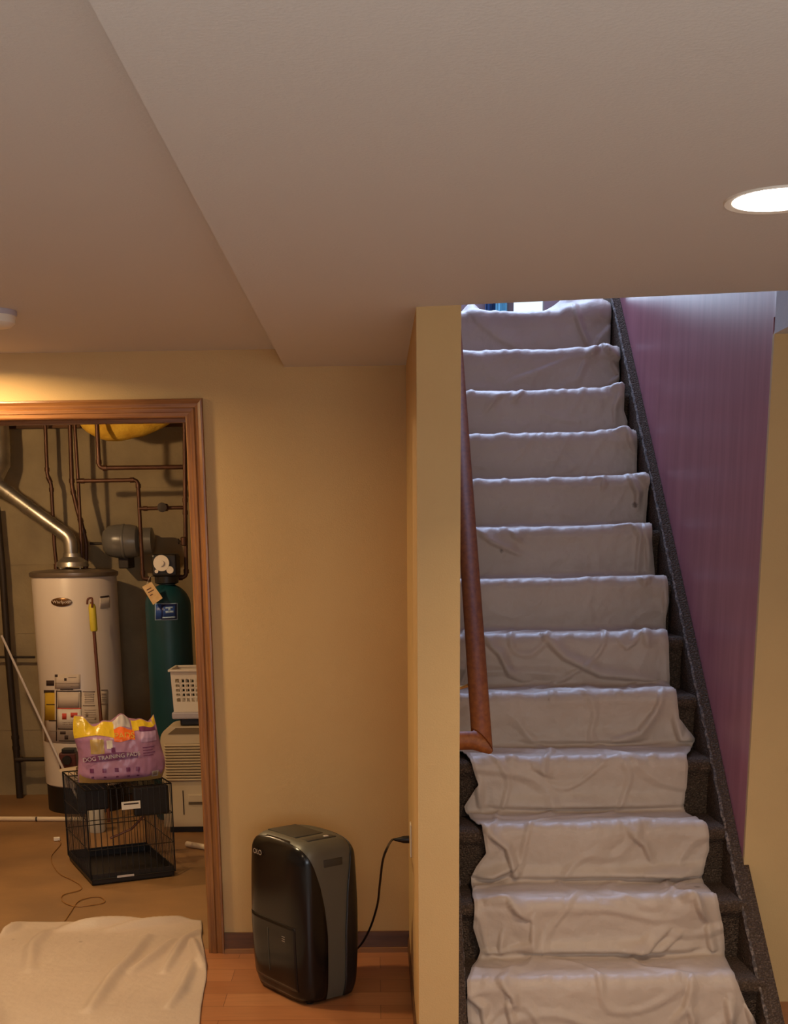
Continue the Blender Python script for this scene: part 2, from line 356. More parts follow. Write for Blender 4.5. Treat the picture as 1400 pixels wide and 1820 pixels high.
# closet
struct(B().box((-3.1, 8.0, 0), (.115, 8.15, 2.7)).out('wall_closet_back', M['concrete']))
struct(B().box((-3.1, 4.88, 0), (-3, 8.1, 2.7)).out('wall_closet_left', M['concrete']))
struct(B().box((-.42, 4.88, 0), (-.30, 8.05, 2.7)).out('wall_closet_right', M['concrete']))
struct(B().box((-3.1, 4.85, 2.62), (.115, 8.15, 2.7)).out('ceiling.003', M['joist']))
for k, (y, zj) in enumerate(((5.6, 2.34), (6.3, 2.34), (6.9, 2.34), (7.88, 2.245))):
    o = B().box((-3, y, zj), (-.42, y+.04, 2.62)).out('ceiling_joist' if k == 0 else 'ceiling_joist', M['joist']); struct(o)
# pour marks on the concrete
b = B()
for z in (.42, 1.03, 1.45, 1.9): b.box((-3, 7.996, z), (-.42, 8.01, z+.006))
struct(b.out('trim_5', M['concrete']))

# door casing and jambs
def casing(name, a, b_, width, inward, parent, m):
    """moulding swept from a to b_ on the wall face; profile rises away from the opening"""
    prof = [(0, .008), (.004, .011), (.016, .012), (.018, .015), (.030, .016), (.034, .012), (.046, .014), (width-.008, .019), (width-.002, .018), (width, .012)]
    bb = B(); a = Vector(a); b_ = Vector(b_); inward = Vector(inward); d = (b_-a).normalized(); rings = []
    for p in (a, b_):
        rg = []
        for s_, t in [(0, 0)]+prof+[(width, 0)]:
            mit = s_ if p == b_ else 0
            q = p-inward*s_+Vector((0, -t, 0))
            if name != 'casing_side' or p == b_: q = q+d*(s_ if p == b_ or name == 'casing_head' and False else 0)
            rg.append(bb.bm.verts.new(q))
        rings.append(rg)
    n = len(rings[0])
    for k in range(n): bb.bm.faces.new((rings[0][k], rings[0][(k+1) % n], rings[1][(k+1) % n], rings[1][k]))
    bb.bm.faces.new(rings[0]); bb.bm.faces.new(rings[1][::-1])
    return bb.out(name, m, parent)
dr = empty('door_1', ((DL+DR)/2, YB, 0), kind='structure')
CW = .0635
casing('casing_side', (DR, YB, 0), (DR, YB, DH), CW, (-1, 0, 0), dr, M['trimwood'])
casing('casing_side', (DL, YB, 0), (DL, YB, DH), CW, (1, 0, 0), dr, M['trimwood'])
casing('casing_head', (DL, YB, DH), (DR, YB, DH), CW, (0, 0, -1), dr, M['trimwood_h'])
b = B(); b.box((DR+.0, YB-.002, 0), (DR+.02, YB+.125, DH+.018)); b.out('jamb', M['trimwood'], dr)
b = B(); b.box((DL-.02, YB-.002, 0), (DL, YB+.125, DH+.018)); b.out('jamb', M['trimwood'], dr)
b = B(); b.box((DL, YB-.002, DH), (DR, YB+.125, DH+.018)); b.box((DL, YB+.05, DH-.012), (DR, YB+.085, DH+.001)); b.out('head_jamb', M['trimwood_h'], dr)
b = B(); b.box((DR-.0015, YB+.01, .92), (DR+.001, YB+.04, .99)); b.out('strike_plate', M['brass'], dr)
# baseboards
def baseb(name, a, b_, nrm, h=.082):
    o = empty(name, a, kind='structure'); a = Vector(a); b_ = Vector(b_); n = Vector(nrm)
    q = B(); q.slab([a, b_, b_+Vector((0, 0, h)), a+Vector((0, 0, h))], n, .012); q.out('board', M['base'], o)
    q = B(); q.slab([a, b_, b_+Vector((0, 0, .018)), a+Vector((0, 0, .018))], n, .024); q.out('shoe_moulding', M['shoe'], o)
baseb('baseboard_back', (DR+CW, YB, 0), (XP0, YB, 0), (0, -1, 0))
baseb('baseboard_left', (-4, YB, 0), (DL-CW, YB, 0), (0, -1, 0))
q = B(); q.box((XP0-.006, EDGE(XP0), 0), (XP0, YB-.02, .06)); struct(q.out('baseboard_partition', M['base']))

# recessed lights, smoke detector
for (x, y, z, p, c), lab in ((CANS[0], 'round recessed ceiling light, glowing white, in the dropped ceiling by the stairs'), (CANS[3], 'round recessed ceiling light washing the wall above the closet doorway')):
    t = empty('recessed_light', (x, y, z), label=lab, cat='ceiling light')
    B().lathe([(.080, -.001), (.096, -.004), (.098, -.001), (.098, .02), (.080, .02)][:5], (x, y, z)).out('trim_ring', M['offwhite'], t, True)
    B().lathe([(.001, -.003), (.05, -.0035), (.082, -.0025), (.082, .015), (.001, .015)], (x, y, z)).out('lens', M['lens'], t, True)
p = atz(-14, 553, ZL)
t = empty('smoke_detector', p, label='small white round detector on the ceiling, cut by the left edge of the photo', cat='smoke detector')
B().lathe([(.001, -.045), (.05, -.043), (.062, -.034), (.066, -.012)], p).out('cover', M['offwhite'], t, True)
B().lathe([(.068, -.014), (.07, -.010), (.07, 0), (.001, 0)], p).out('base', M['palegrey'], t, True)

# ---------------------------------------------------------------- stairs
Y0, TR, RH, NS = 3.83, .215, .20, 13
st = empty('staircase', (.7, Y0, 0), label='dark speckled carpeted staircase rising between walls on the right', cat='staircase')
for i in range(NS):
    y = Y0+i*TR; z = (i+1)*RH; y2 = y+TR+(.30 if i == NS-1 else .02)
    n = 7; r = .028; prof = [(y+.012, z-RH), (y+.012, z-.07), (y+.004, z-.05)]
    prof += [(y-.012+r-r*math.cos(R(a)), z-r+r*math.sin(R(a))) for a in np.linspace(-30, 90, n)]
    prof += [(y2, z), (y2, z-RH)]
    b = B(); b.slab([(XP1, yy, zz) for yy, zz in prof], (1, 0, 0), XW(y)-XP1-.02)
    b.out('step', M['carpet'], st, True)
NZ = lambda y: RH+(y-Y0)*RH/TR       # nosing line
UPY = lambda y: float(np.interp(y, [3.3, 4.2, 4.5, 5.4, 6.3, 6.7], [-.02, -.008, .02, .05, .068, .07]))
def stringer(xa, xb, ya, yb, up_, parent, name='stringer'):
    b = B(); pts = []
    N = 26; top = [(ya+(yb-ya)*k/N) for k in range(N+1)]
    prof = [(ya, 0)]+[(y, max(.02, NZ(y)+(UPY(y) if up_ is None else up_))) for y in top]+[(yb, max(0, NZ(yb)-.5))]
    L = [b.bm.verts.new((xa(y), y, z)) for y, z in prof]; Rr = [b.bm.verts.new((xb(y), y, z)) for y, z in prof]
    b.bm.faces.new(L); b.bm.faces.new(Rr[::-1]); k = len(prof)
    for i in range(k): b.bm.faces.new((L[i], L[(i+1) % k], Rr[(i+1) % k], Rr[i]))
    bmesh.ops.bevel(b.bm, geom=[e for e in b.bm.edges if all(v.co.z > .03 for v in e.verts) and abs(e.verts[0].co.x-e.verts[1].co.x) < .02 and abs(e.verts[0].co.y-e.verts[1].co.y) > .01 and e.verts[0].co.z > NZ(e.verts[0].co.y)], offset=.012, segments=3, affect='EDGES')
    return b.out(name, M['carpet'], parent, True)
stringer(lambda y: XW(y)-.038, lambda y: XW(y)+.0, YR-.0, 6.62, None, st)
stringer(lambda y: XW(y)-.038, lambda y: XW(y)+.016, 3.35, YR-.001, None, st)
stringer(lambda y: XP1, lambda y: XP1+.035, 3.60, 6.40, .03, st)

def binding(xf, ya, yb, dz):
    b = B(); n = int((yb-ya)/.011); pts = []
    for k in range(n+1):
        y = ya+(yb-ya)*k/n; pts.append((xf(y)+random.uniform(-.002, .002), y, NZ(y)+UPY(y)+dz+random.uniform(-.002, .002)))
    b.tube(pts, [random.uniform(.0035, .0075) for _ in pts], 7); return b.out('carpet_binding', M['binding'], st, True)
binding(lambda y: XW(y)-.036, 3.40, 6.55, -.004)
binding(lambda y: XP1+.033, 3.62, 6.35, .004)

# handrail
hr = empty('handrail', atx(845, 1000, .335), label='varnished oak handrail on the left of the stairs, returning to the wall at its foot', cat='handrail')
HX = .333; h0 = atx(856, 1316, HX)
def rail_section(a, b_, upv, w_=.044, h_=.058):
    pass
sl = Vector((0, 1, RH/TR)).normalized()
top = h0+sl*2.75
def bar(pts, prof, upv, name, parent, m):
    """sweep a closed profile (side, up) along straight pieces with given end planes"""
    bb = B(); rings = []
    for p, side, u_ in pts:
        rings.append([bb.bm.verts.new(Vector(p)+Vector(side)*s_+Vector(u_)*t) for s_, t in prof])
    n = len(prof)
    for a, c_ in zip(rings, rings[1:]):
        for k in range(n): bb.bm.faces.new((a[k], a[(k+1) % n], c_[(k+1) % n], c_[k]))
    bb.bm.faces.new(rings[0]); bb.bm.faces.new(rings[-1][::-1])
    return bb.out(name, m, parent, True)
ov = [(.033*math.cos(R(a))*(1 if abs(math.sin(R(a))) < .9 else .95), .030*math.sin(R(a))) for a in range(0, 360, 24)]
un = sl.cross(Vector((-1, 0, 0))).normalized()
if un.z < 0: un = -un
bar([(h0, (1, -0.95, -.9), un), (h0+sl*.05, (1, 0, 0), un), (top, (1, 0, 0), un)], ov, None, 'rail', hr, M['rail'])
bar([((XP1, h0.y, h0.z), (0, -1, 0), (0, 0, 1)), ((HX-.03, h0.y, h0.z), (0, -1, 0), (0, 0, 1)), (h0, (1, -1, -.9), (0, 0, 1))], [(s_*.95, t) for s_, t in ov], None, 'wall_return', hr, M['rail'])
for d in (.35, 1.3, 2.3):
    p = h0+sl*d
    b = B(); b.tube(rounded([(XP1, p.y, p.z-.10), (XP1+.05, p.y, p.z-.10), (HX, p.y, p.z-.08), (HX, p.y, p.z-.03)], .02), .006, 8); b.lathe([(.001, 0), (.026, 0), (.022, .008), (.001, .010)], (XP1, p.y, p.z-.10), 20, 'X')
    b.out('bracket', M['brass'], hr, True)

# ---------------------------------------------------------------- cloth on the stairs
OFF = .012
path = []        # (y, z, ny, nz)
rn, rc = .034, .030
def add(y, z, ny, nz): path.append((y, z, ny, nz))
path_key = {}
for k in range(12): add(Y0-.34+.024*k, .008, 0, 1)
for i in range(NS):
    y = Y0+i*TR-.012-OFF; zb = i*RH+OFF; zt = (i+1)*RH+OFF
    for a in np.linspace(90, 180, 6)[1:]:      # inner corner fillet, centre (y-rc, zb+rc)
        ang = R(a); add(y-rc-rc*math.cos(ang)*1, zb+rc-rc*math.sin(ang), math.cos(ang), math.sin(ang))
    path_key[(i, 'bot')] = len(path)-1
    for k in range(1, 24): add(y, zb+rc+(zt-rn-zb-rc)*k/24, -1, 0)
    for a in np.linspace(0, 90, 9):
        ang = R(a); add(y+rn-rn*math.cos(ang), zt-rn+rn*math.sin(ang), -math.cos(ang), math.sin(ang))
        if abs(a-45) < 1: path_key[(i, 'top')] = len(path)-1
    yn = Y0+(i+1)*TR-.012-OFF-rc if i < NS-1 else y+.6
    for k in range(1, 22 if i < NS-1 else 40): add(y+rn+(yn-y-rn)*k/(22 if i < NS-1 else 40), zt, 0, 1)
P = np.array(path); ds = np.r_[0, np.cumsum(np.hypot(np.diff(P[:, 0]), np.diff(P[:, 1])))]
RT = {0: ((1307, 1745), (1325, 1790), (1345, 1850)), 1: ((1274, 1625), (1281, 1670), (1286, 1700)), 2: ((1256, 1497), (1257, 1560), (1244, 1588)), 3: ((1221, 1362), (1219, 1410), (1212, 1453)),
      4: ((1202, 1242), (1203, 1300), (1232, 1338)), 5: ((1187, 1132), (1187, 1180), (1188, 1218)), 6: ((1185, 1034), (1186, 1080), (1184, 1112)), 7: ((1158, 934), (1158, 985), (1162, 1020)),
      8: ((1150, 850), (1157, 890), (1152, 920)), 9: ((1130, 772), (1131, 810), (1134, 835)), 10: ((1108, 694), (1108, 730), (1120, 754)), 11: ((1103, 625), (1104, 655), (1104, 676)), 12: ((1088, 557), (1091, 590), (1092, 608))}
LT = {0: ((829, 1760), (829, 1790), (832, 1830)), 1: ((844, 1625), (840, 1665), (853, 1712)), 2: ((857, 1495), (863, 1560), (836, 1592)), 3: ((836, 1368), (849, 1430), (826, 1465))}
def edge_tab(T, dflt):
    xs, ss = [], []
    for i in range(NS):
        y = Y0+i*TR-.02; sb, sT = ds[path_key[(i, 'bot')]], ds[path_key[(i, 'top')]]
        if i in T: t_, m_, b_ = [aty(u, v, y).x for u, v in T[i]]
        else: t_, m_, b_ = dflt, dflt, dflt
        xs += [b_, m_, t_]; ss += [sb, (sb+sT)/2, sT]
    return np.interp(ds, ss, xs)
xr_ = edge_tab(RT, 1.1); xl_ = edge_tab(LT, .30)
xl_[ds > ds[path_key[(3, 'top')]]+.12] = .285
lim = np.array([XW(y)-.045 for y in P[:, 0]]); xr_ = np.minimum(xr_, np.where(P[:, 0] < 6.45, lim, 9))
xl_ = np.maximum(xl_, XP1+.042)
NU = 180
u = np.linspace(0, 1, NU)
wob = np.array([noise.noise(Vector((3.1, s_*7, 0)))*.010 for s_ in ds]); wob2 = np.array([noise.noise(Vector((9.1, s_*8, 0)))*.010 for s_ in ds])
X = (xl_+np.minimum(wob, .0))[:, None]*(1-u)+(xr_+np.minimum(wob2, 0))[:, None]*u
Sg = np.repeat(ds[:, None], NU, 1)
D = np.zeros_like(X)
def s_of(i, px, py):
    q = aty(px, py, Y0+i*TR-.02); z = min(max(q.z, i*RH+.01), (i+1)*RH+.01); k0, k1 = path_key[(i, 'bot')], path_key[(i, 'top')]
    return q.x, float(np.interp(z, P[k0:k1+1, 1], ds[k0:k1+1]))
def fold(i, pts, amp=.012, wd=.014, ext=0.):
    pp = [s_of(i, *p) for p in pts]
    if ext: pp.append((pp[-1][0]+(pp[-1][0]-pp[-2][0])*.3, pp[-1][1]+ext))
    best = np.full(X.shape, 9.); par = np.zeros(X.shape); sgn = np.ones(X.shape); tot = len(pp)-1
    for k, ((x0, s0), (x1, s1)) in enumerate(zip(pp, pp[1:])):
        dx, dy = x1-x0, s1-s0; L2 = dx*dx+dy*dy+1e-9; t = np.clip(((X-x0)*dx+(Sg-s0)*dy)/L2, 0, 1)
        dist = np.hypot(X-x0-t*dx, Sg-s0-t*dy); mk = dist < best; sgn = np.where(mk, np.sign(dx*(Sg-s0)-dy*(X-x0)), sgn); best = np.where(mk, dist, best); par = np.where(mk, (k+t)/tot, par)
    env = np.sin(PI*np.clip(par*.86+.07, 0, 1))**.6
    wv = np.where(sgn > 0, wd*1.5, wd*.42); D[:] += 1.45*amp*env*np.exp(-(best/wv)**2)
Z7 = lambda *p: [(780+a/2.258, 1320+c_/2.258) for a, c_ in p]
Z6 = lambda *p: [(780+a/2.258, 880+c_/2.258) for a, c_ in p]
Z5 = lambda *p: [(780+a/2.258, 500+c_/2.258) for a, c_ in p]
fold(3, Z7((230, 250), (450, 300), (700, 310), (960, 285)), .02, .022)
fold(3, Z7((380, 100), (450, 135)), .008, .012); fold(3, Z7((150, 150), (160, 300)), .012, .012)
fold(2, Z7((175, 335), (270, 420), (292, 500), (300, 560)), .018, .011); fold(2, Z7((760, 360), (820, 410), (845, 470)), .014, .011)
fold(2, Z7((150, 600), (210, 570), (290, 500)), .024, .016); fold(2, Z7((820, 520), (930, 530), (1060, 560)), .012, .016); fold(2, Z7((300, 590), (600, 605), (900, 590), (1040, 585)), .018, .016)
fold(1, Z7((190, 610), (270, 640), (350, 700)), .02, .013); fold(1, Z7((375, 700), (370, 800), (250, 890)), .012, .014); fold(1, Z7((740, 890), (820, 820), (900, 760)), .018, .016)
fold(1, Z7((780, 900), (880, 840), (960, 770)), .010, .012); fold(1, Z7((980, 600), (1020, 640), (1060, 700)), .022, .012); fold(1, Z7((1070, 740), (1085, 830), (1080, 910)), .014, .012); fold(1, Z7((250, 760), (240, 850), (170, 900)), .012, .012)
fold(1, Z7((350, 920), (650, 930), (1000, 890)), .018, .018)
fold(0, Z7((240, 970), (290, 1010), (300, 1050)), .014, .010); fold(0, Z7((1010, 960), (980, 1060), (930, 1110)), .014, .014); fold(0, Z7((270, 1040), (290, 1129)), .014, .012)
fold(0, Z7((110, 1010), (170, 1060), (180, 1129)), .014, .012); fold(0, Z7((1150, 1030), (1160, 1129)), .02, .014); fold(0, Z7((1000, 1060), (1010, 1129)), .014, .014); fold(0, Z7((1230, 1050), (1250, 1120)), .02, .014)
fold(5, Z6((180, 580), (240, 640), (280, 720), (340, 790)), .016, .014); fold(5, Z6((420, 575), (500, 650), (640, 720), (850, 785)), .020, .018); fold(5, Z6((720, 590), (750, 615), (810, 570), (830, 600)), .010, .010)
fold(4, Z6((890, 790), (860, 870), (800, 950), (690, 1020)), .016, .014); fold(4, Z6((940, 900), (960, 980), (1010, 1010)), .02, .014); fold(4, Z6((350, 1040), (600, 1050), (800, 1010)), .012, .018)
fold(6, Z6((800, 340), (820, 360), (850, 320)), .012, .010); fold(6, Z6((900, 380), (905, 480)), .01, .012)
fold(7, Z6((150, 140), (210, 190), (320, 240)), .010, .012); fold(7, Z6((700, 110), (770, 130), (800, 160), (790, 300)), .012, .011); fold(7, Z6((820, 110), (830, 200), (835, 300)), .012, .010); fold(7, Z6((280, 150), (330, 190)), .007, .01)
fold(8, Z5((760, 780), (790, 850), (790, 900)), .020, .012); fold(8, Z5((800, 760), (845, 820), (845, 890)), .022, .016); fold(8, Z5((620, 790), (660, 800), (650, 830)), .008, .01)
fold(9, Z5((700, 600), (750, 620), (780, 680)), .016, .012)
fold(10, Z5((190, 520), (230, 470), (270, 460)), .008, .012); fold(10, Z5((300, 480), (330, 455)), .010, .012); fold(10, Z5((720, 450), (700, 500), (700, 560)), .010, .012); fold(10, Z5((690, 425), (740, 430)), .02, .014)
fold(11, Z5((660, 280), (690, 300), (730, 320)), .024, .012); fold(11, Z5((600, 300), (640, 285)), .018, .014); fold(11, Z5((690, 330), (720, 380), (680, 410)), .014, .012); fold(11, Z5((580, 320), (550, 400)), .007, .012); fold(11, Z5((520, 310), (400, 360), (280, 400)), .006, .018)
fold(12, Z5((540, 130), (570, 210), (600, 275)), .020, .012); fold(12, Z5((150, 160), (240, 230), (330, 290)), .008, .03); fold(12, Z5((690, 180), (640, 230), (620, 270)), .010, .02)
# general wrinkling, small sag
for a in range(X.shape[0]):
    nz_ = P[a, 3]
    for c_ in range(0, NU):
        x_, s_ = X[a, c_], ds[a]
        e1 = 1-abs(noise.noise(Vector((x_*2.6+s_*1.3, s_*3.2-x_*1.1, 7.7)))); e2 = 1-abs(noise.noise(Vector((x_*4.1-s_*2.6, s_*3.0+x_*1.5, 2.2))))
        lw = .85 if s_ < 2.6 else .22
        D[a, c_] += lw*(.011*max(0, e1-.90)/.10+.009*max(0, e2-.91)/.09)+.0035*noise.noise(Vector((x_*5, s_*9, .3)))+.0030*noise.noise(Vector((x_*13, s_*22, 4.3)))+.0016*noise.noise(Vector((x_*38, s_*38, 8)))+.004
# nosings: lifted a little towards the right
for i in range(NS):
    sT = ds[path_key[(i, 'top')]]; g = np.exp(-((Sg-sT)/.05)**2)
    D += g*np.clip((X-.75)/.4, 0, 1)*(.004 if i < 4 else .012)
    cr = np.array([max(0, noise.noise(Vector((x_*22, i*5.3, 1)))) for x_ in X[path_key[(i, 'top')]]])
    D += np.exp(-((Sg-sT-.01)/.022)**2)*cr[None, :]*.013
# crumpled lift of the cloth on the landing
sT = ds[path_key[(12, 'top')]]
D += .085*np.exp(-(np.abs(X-.93)/.07)**1.3-((Sg-sT-.09)/.05)**2)+.05*np.exp(-((X-1.06)/.09)**2-((Sg-sT-.05)/.05)**2)+.05*np.exp(-((X-.47)/.04)**2-((Sg-sT-.08)/.05)**2)
# edges touch down / curl
ue = np.abs(u-.5)*2; D -= (.004*(ue > .985))[None, :]
D = np.maximum(D, -.004)
V3 = np.stack([X, P[:, 0][:, None]+P[:, 2][:, None]*D, P[:, 1][:, None]+P[:, 3][:, None]*D], -1).reshape(-1, 3)
NP_ = X.shape[0]
def grid_mesh(name, V3, na, nb, m, **kw):
    idx = np.arange(na*nb).reshape(na, nb); q = np.stack([idx[:-1, :-1], idx[:-1, 1:], idx[1:, 1:], idx[1:, :-1]], -1).reshape(-1, 4)
    me = bpy.data.meshes.new(name); me.from_pydata(V3.tolist(), [], q.tolist()); me.update()
    o = link(name, me, m, None, True); sd = o.modifiers.new('thickness', 'SOLIDIFY'); sd.thickness = .003; sd.offset = -1 if kw.get('flip') else 1
    return o
tag(grid_mesh('drop_cloth', V3, NP_, NU, M['canvas']), 'long canvas drop cloth running down the carpeted stairs', 'drop cloth')

# ---------------------------------------------------------------- cloth on the floor
def edge_pts(l): return [atz(u_, v_, 0) for u_, v_ in l]
rt = edge_pts([(352, 1950), (355, 1820), (361, 1770), (367, 1735), (363, 1695), (358, 1668), (359, 1655), (358, 1640)])
lf = edge_pts([(-260, 1950), (-260, 1820), (-240, 1760), (-230, 1730), (-160, 1710), (-60, 1690), (0, 1668), (20, 1643)])
na, nb = 170, 170
def resample(pts, n):
    pts = smooth_curve(pts, 10); L = [0]
    for a, c_ in zip(pts, pts[1:]): L.append(L[-1]+(c_-a).length)
    tt = np.linspace(0, L[-1], n); return np.stack([np.interp(tt, L, [p[k] for p in pts]) for k in range(3)], -1)
rr, ll = resample(rt, na), resample(lf, na); uu = np.linspace(0, 1, nb)
G = ll[:, None, :]*(1-uu)[None, :, None]+rr[:, None, :]*uu[None, :, None]
D = np.zeros((na, nb))
def ffold(pts, amp, wd):
    pp = [atz(u_, v_, 0) for u_, v_ in pts]; best = np.full((na, nb), 9.); par = np.zeros((na, nb)); tot = len(pp)-1
    for k, (a, c_) in enumerate(zip(pp, pp[1:])):
        dx, dy = c_.x-a.x, c_.y-a.y; t = np.clip(((G[..., 0]-a.x)*dx+(G[..., 1]-a.y)*dy)/(dx*dx+dy*dy+1e-9), 0, 1)
        dist = np.hypot(G[..., 0]-a.x-t*dx, G[..., 1]-a.y-t*dy); mk = dist < best; best = np.where(mk, dist, best); par = np.where(mk, (k+t)/tot, par)
    D[:] += 1.35*amp*np.sin(PI*np.clip(par*.86+.07, 0, 1))**.6*np.exp(-(best/(wd*.8))**2)
Zf = lambda *p: [(a/3.5, 1600+c_/3.5) for a, c_ in p]
ffold(Zf((0, 235), (60, 205), (120, 165)), .022, .03); ffold(Zf((180, 450), (200, 300), (290, 210)), .018, .028)
ffold(Zf((400, 190), (600, 175), (860, 145)), .03, .035); ffold(Zf((700, 200), (900, 170), (1200, 130)), .024, .03)
ffold(Zf((560, 700), (700, 500), (830, 370), (920, 240)), .024, .028); ffold(Zf((820, 460), (950, 370), (1080, 260)), .016, .022)
ffold(Zf((1020, 460), (1090, 350), (1150, 260), (1240, 205)), .018, .02); ffold(Zf((1050, 680), (1130, 580), (1200, 400)), .020, .024)
ffold(Zf((1200, 260), (1230, 360), (1270, 430)), .020, .018)
for a in range(na):
    for c_ in range(nb):
        x_, y_ = G[a, c_, 0], G[a, c_, 1]
        D[a, c_] += .006+.005*noise.noise(Vector((x_*4, y_*3, 1)))+.003*noise.noise(Vector((x_*11, y_*9, 3)))
G[..., 2] = np.maximum(D, .003)
tag(grid_mesh('drop_cloth', G.reshape(-1, 3), na, nb, M['canvas'], flip=False), 'canvas drop cloth on the floor across the utility closet doorway', 'drop cloth')

# ---------------------------------------------------------------- black dehumidifier
dA, dB, dC = atz(455, 1737), atz(560, 1786), atz(634, 1752)
ang = R(-53)
ctr = Vector((-.270, 4.335, 0))
DW, DD, DHt = .188, .128, .572
dh = empty('dehumidifier', ctr, ang, label='black and grey portable dehumidifier standing by the back wall', cat='dehumidifier')
def dsc(z):      # section scale along the height
    t = z/DHt; s_ = .93+.07*math.sin(PI*min(1, t*1.0))**.8
    if t < .14: s_ *= 1-.09*((.14-t)/.14)**2
    return s_
def tops(z):
    t = max(0, (z-(DHt-.06))/.06); return math.sqrt(max(0, 1-t*t*.93)) if t > 0 else 1
def ring_pt(th, a, b_, n=5.0):
    c_, s_ = math.cos(th), math.sin(th); return (a*math.copysign(abs(c_)**(2/n), c_), b_*math.copysign(abs(s_)**(2/n), s_))
ZZ = list(np.linspace(.012, DHt-.06, 30))+[DHt-.06+.06*math.sin(R(a)) for a in range(8, 91, 8)]+[DHt]
def crown(x, y): return .012*(1-(x/DW)**2)
def shell(kind, grow):
    b = B(); rings = []
    zs = ZZ if kind == 'body' else [z for z in ZZ if z < DHt-.004]
    for z in zs:
        tt = (z-(DHt-.06))/.06; inset = .05*(1-math.sqrt(max(0, 1-tt*tt))) if tt > 0 else 0
        sc = dsc(z); a = DW*sc-inset+grow; d = DD*sc-inset*.9+grow
        if kind == 'body': th = [2*PI*k/72 for k in range(72)]
        else:
            if kind == 'front': yl = np.interp(z, [0, .25, .35, .43, .50, .55, .585, .6], [.028, .030, .040, .055, .076, .098, .118, .125]); yl = min(yl, d*.995)
            else: yl = np.interp(z, [0, .25, .40, .52, .585, .6], [.046, .046, .058, .080, .112, .125]); yl = min(yl, d*.995)
            t0 = math.asin(min(1, (yl/d))**(5/2)); base = -PI/2 if kind == 'front' else PI/2
            th = list(np.linspace(base-(PI/2-t0), base+(PI/2-t0), 61))
        rg = []
        for q in th:
            x, y = ring_pt(q, a, d); rg.append(b.bm.verts.new((x, y, z+(crown(x, y) if z > .3 else 0)*(z/DHt))))
        rings.append(rg)
    n = len(rings[0]); loop = kind == 'body'
    for r0, r1 in zip(rings, rings[1:]):
        for k in range(n if loop else n-1): b.bm.faces.new((r0[k], r0[(k+1) % n], r1[(k+1) % n], r1[k]))
    if loop: b.bm.faces.new(rings[0][::-1]); b.bm.faces.new(rings[-1])
    return b
o = shell('body', 0).out('housing', M['greyplastic'], dh, True, world=False); o['label'] = 'grey-green housing'
o = shell('front', .004).out('front_panel', M['blackgloss'], dh, True, world=False); o['label'] = 'glossy black front panel'; o.modifiers.new('t', 'SOLIDIFY').thickness = .003
o = shell('rear', .004).out('rear_panel', M['black'], dh, True, world=False); o['label'] = 'black rear shell'; o.modifiers.new('t', 'SOLIDIFY').thickness = .003
def loc(b, name, m, parent=dh, smooth=True): return b.out(name, m, parent, smooth, world=False)
b = B(); b.box((-.115, -.07, DHt+.006), (.06, .05, DHt+.0125), .003); loc(b, 'top_cover', M['darkgrey'])
b = B(); b.box((.085, -.06, DHt+.002), (.125, .06, DHt+.0105), .003); loc(b, 'control_strip', M['darkgrey'])
b = B(); b.box((.10, .02, DHt+.009), (.112, .036, DHt+.0125), .001); loc(b, 'indicator', M['offwhite'])
# carry-handle recess on the right side
b = B(); sx = DW*dsc(.5)
b.box((sx-.012, -.035, .492), (sx+.0015, .045, .520), .004); o = loc(b, 'grip_recess', M['darkgrey'])
# bucket on the front: window line and gauge
fy = -DD*1.0-.0045
def dpatch(name, x0, x1, z0, z1, grow, m, th=.0012):
    """panel hugging the curved front"""
    b = B(); nx, nz = 24, 16; g = []
    for j in range(nz+1):
        z = z0+(z1-z0)*j/nz; sc = dsc(z); a, d = DW*sc+grow, DD*sc+grow
        g.append([b.bm.verts.new((x0+(x1-x0)*k/nx, -d*(1-min(.999, abs((x0+(x1-x0)*k/nx)/a))**5)**.2, z)) for k in range(nx+1)])
    for r0, r1 in zip(g, g[1:]):
        for k in range(nx): b.bm.faces.new((r0[k], r0[k+1], r1[k+1], r1[k]))
    o = b.out(name, m, dh, True, world=False); q = o.modifiers.new('t', 'SOLIDIFY'); q.thickness = th; q.offset = 0; return o
dpatch('bucket', -.165, .135, .05, .285, .0048, M['blackgloss'])
dpatch('water_gauge', -.035, -.031, .09, .25, .0060, M['darkgrey'])
for k in range(3): dpatch('gauge_mark', .058, .076, .222+k*.008, .2245+k*.008, .0060, M['greyink'], .0006)
for sx_, sy_ in ((-.13, -.07), (.13, -.07), (-.13, .07), (.13, .07)):
    b = B(); b.lathe([(.001, 0), (.014, 0), (.016, .016), (.001, .016)], (sx_, sy_, 0), 16); loc(b, 'foot', M['black'])
Mt = Matrix.Translation((-.085, fy-.0012, .515)) @ Matrix.Rotation(PI/2, 4, 'X')
t = text('logo', 'OLO', .026, Mt, M['greyink'], None); t.parent = dh
# power cord, from the right rear to the outlet on the partition
pp = atx(731, 1492, XP0)
c0 = aty(634, 1686, 4.50)
cpts = [c0+Vector((-.04, .02, .02)), c0, aty(655, 1655, 4.45), aty(670, 1610, 4.38), aty(675, 1570, 4.25), aty(680, 1530, 4.12), aty(688, 1507, 4.03), Vector((pp.x-.068, pp.y, pp.z-.001)), Vector((pp.x-.05, pp.y, pp.z))]
cb = B(); cb.tube(smooth_curve(cpts, 8), .0042, 8); cc = cb.out('power_cord', M['cord'], dh, True)
b = B(); b.tube([(pp.x-.060, pp.y, pp.z), (pp.x-.04, pp.y, pp.z), (pp.x-.03, pp.y, pp.z), (pp.x-.008, pp.y, pp.z)], [.005, .009, .013, .014], 14); q = b.out('plug', M['cord'], None, True)
q.parent = cc; q.data.transform(Matrix.LocRotScale(dh.location, dh.rotation_euler, None).inverted())
t = empty('wall_outlet', pp, label='cream outlet plate on the partition side, seen edge-on behind the plug', cat='outlet')
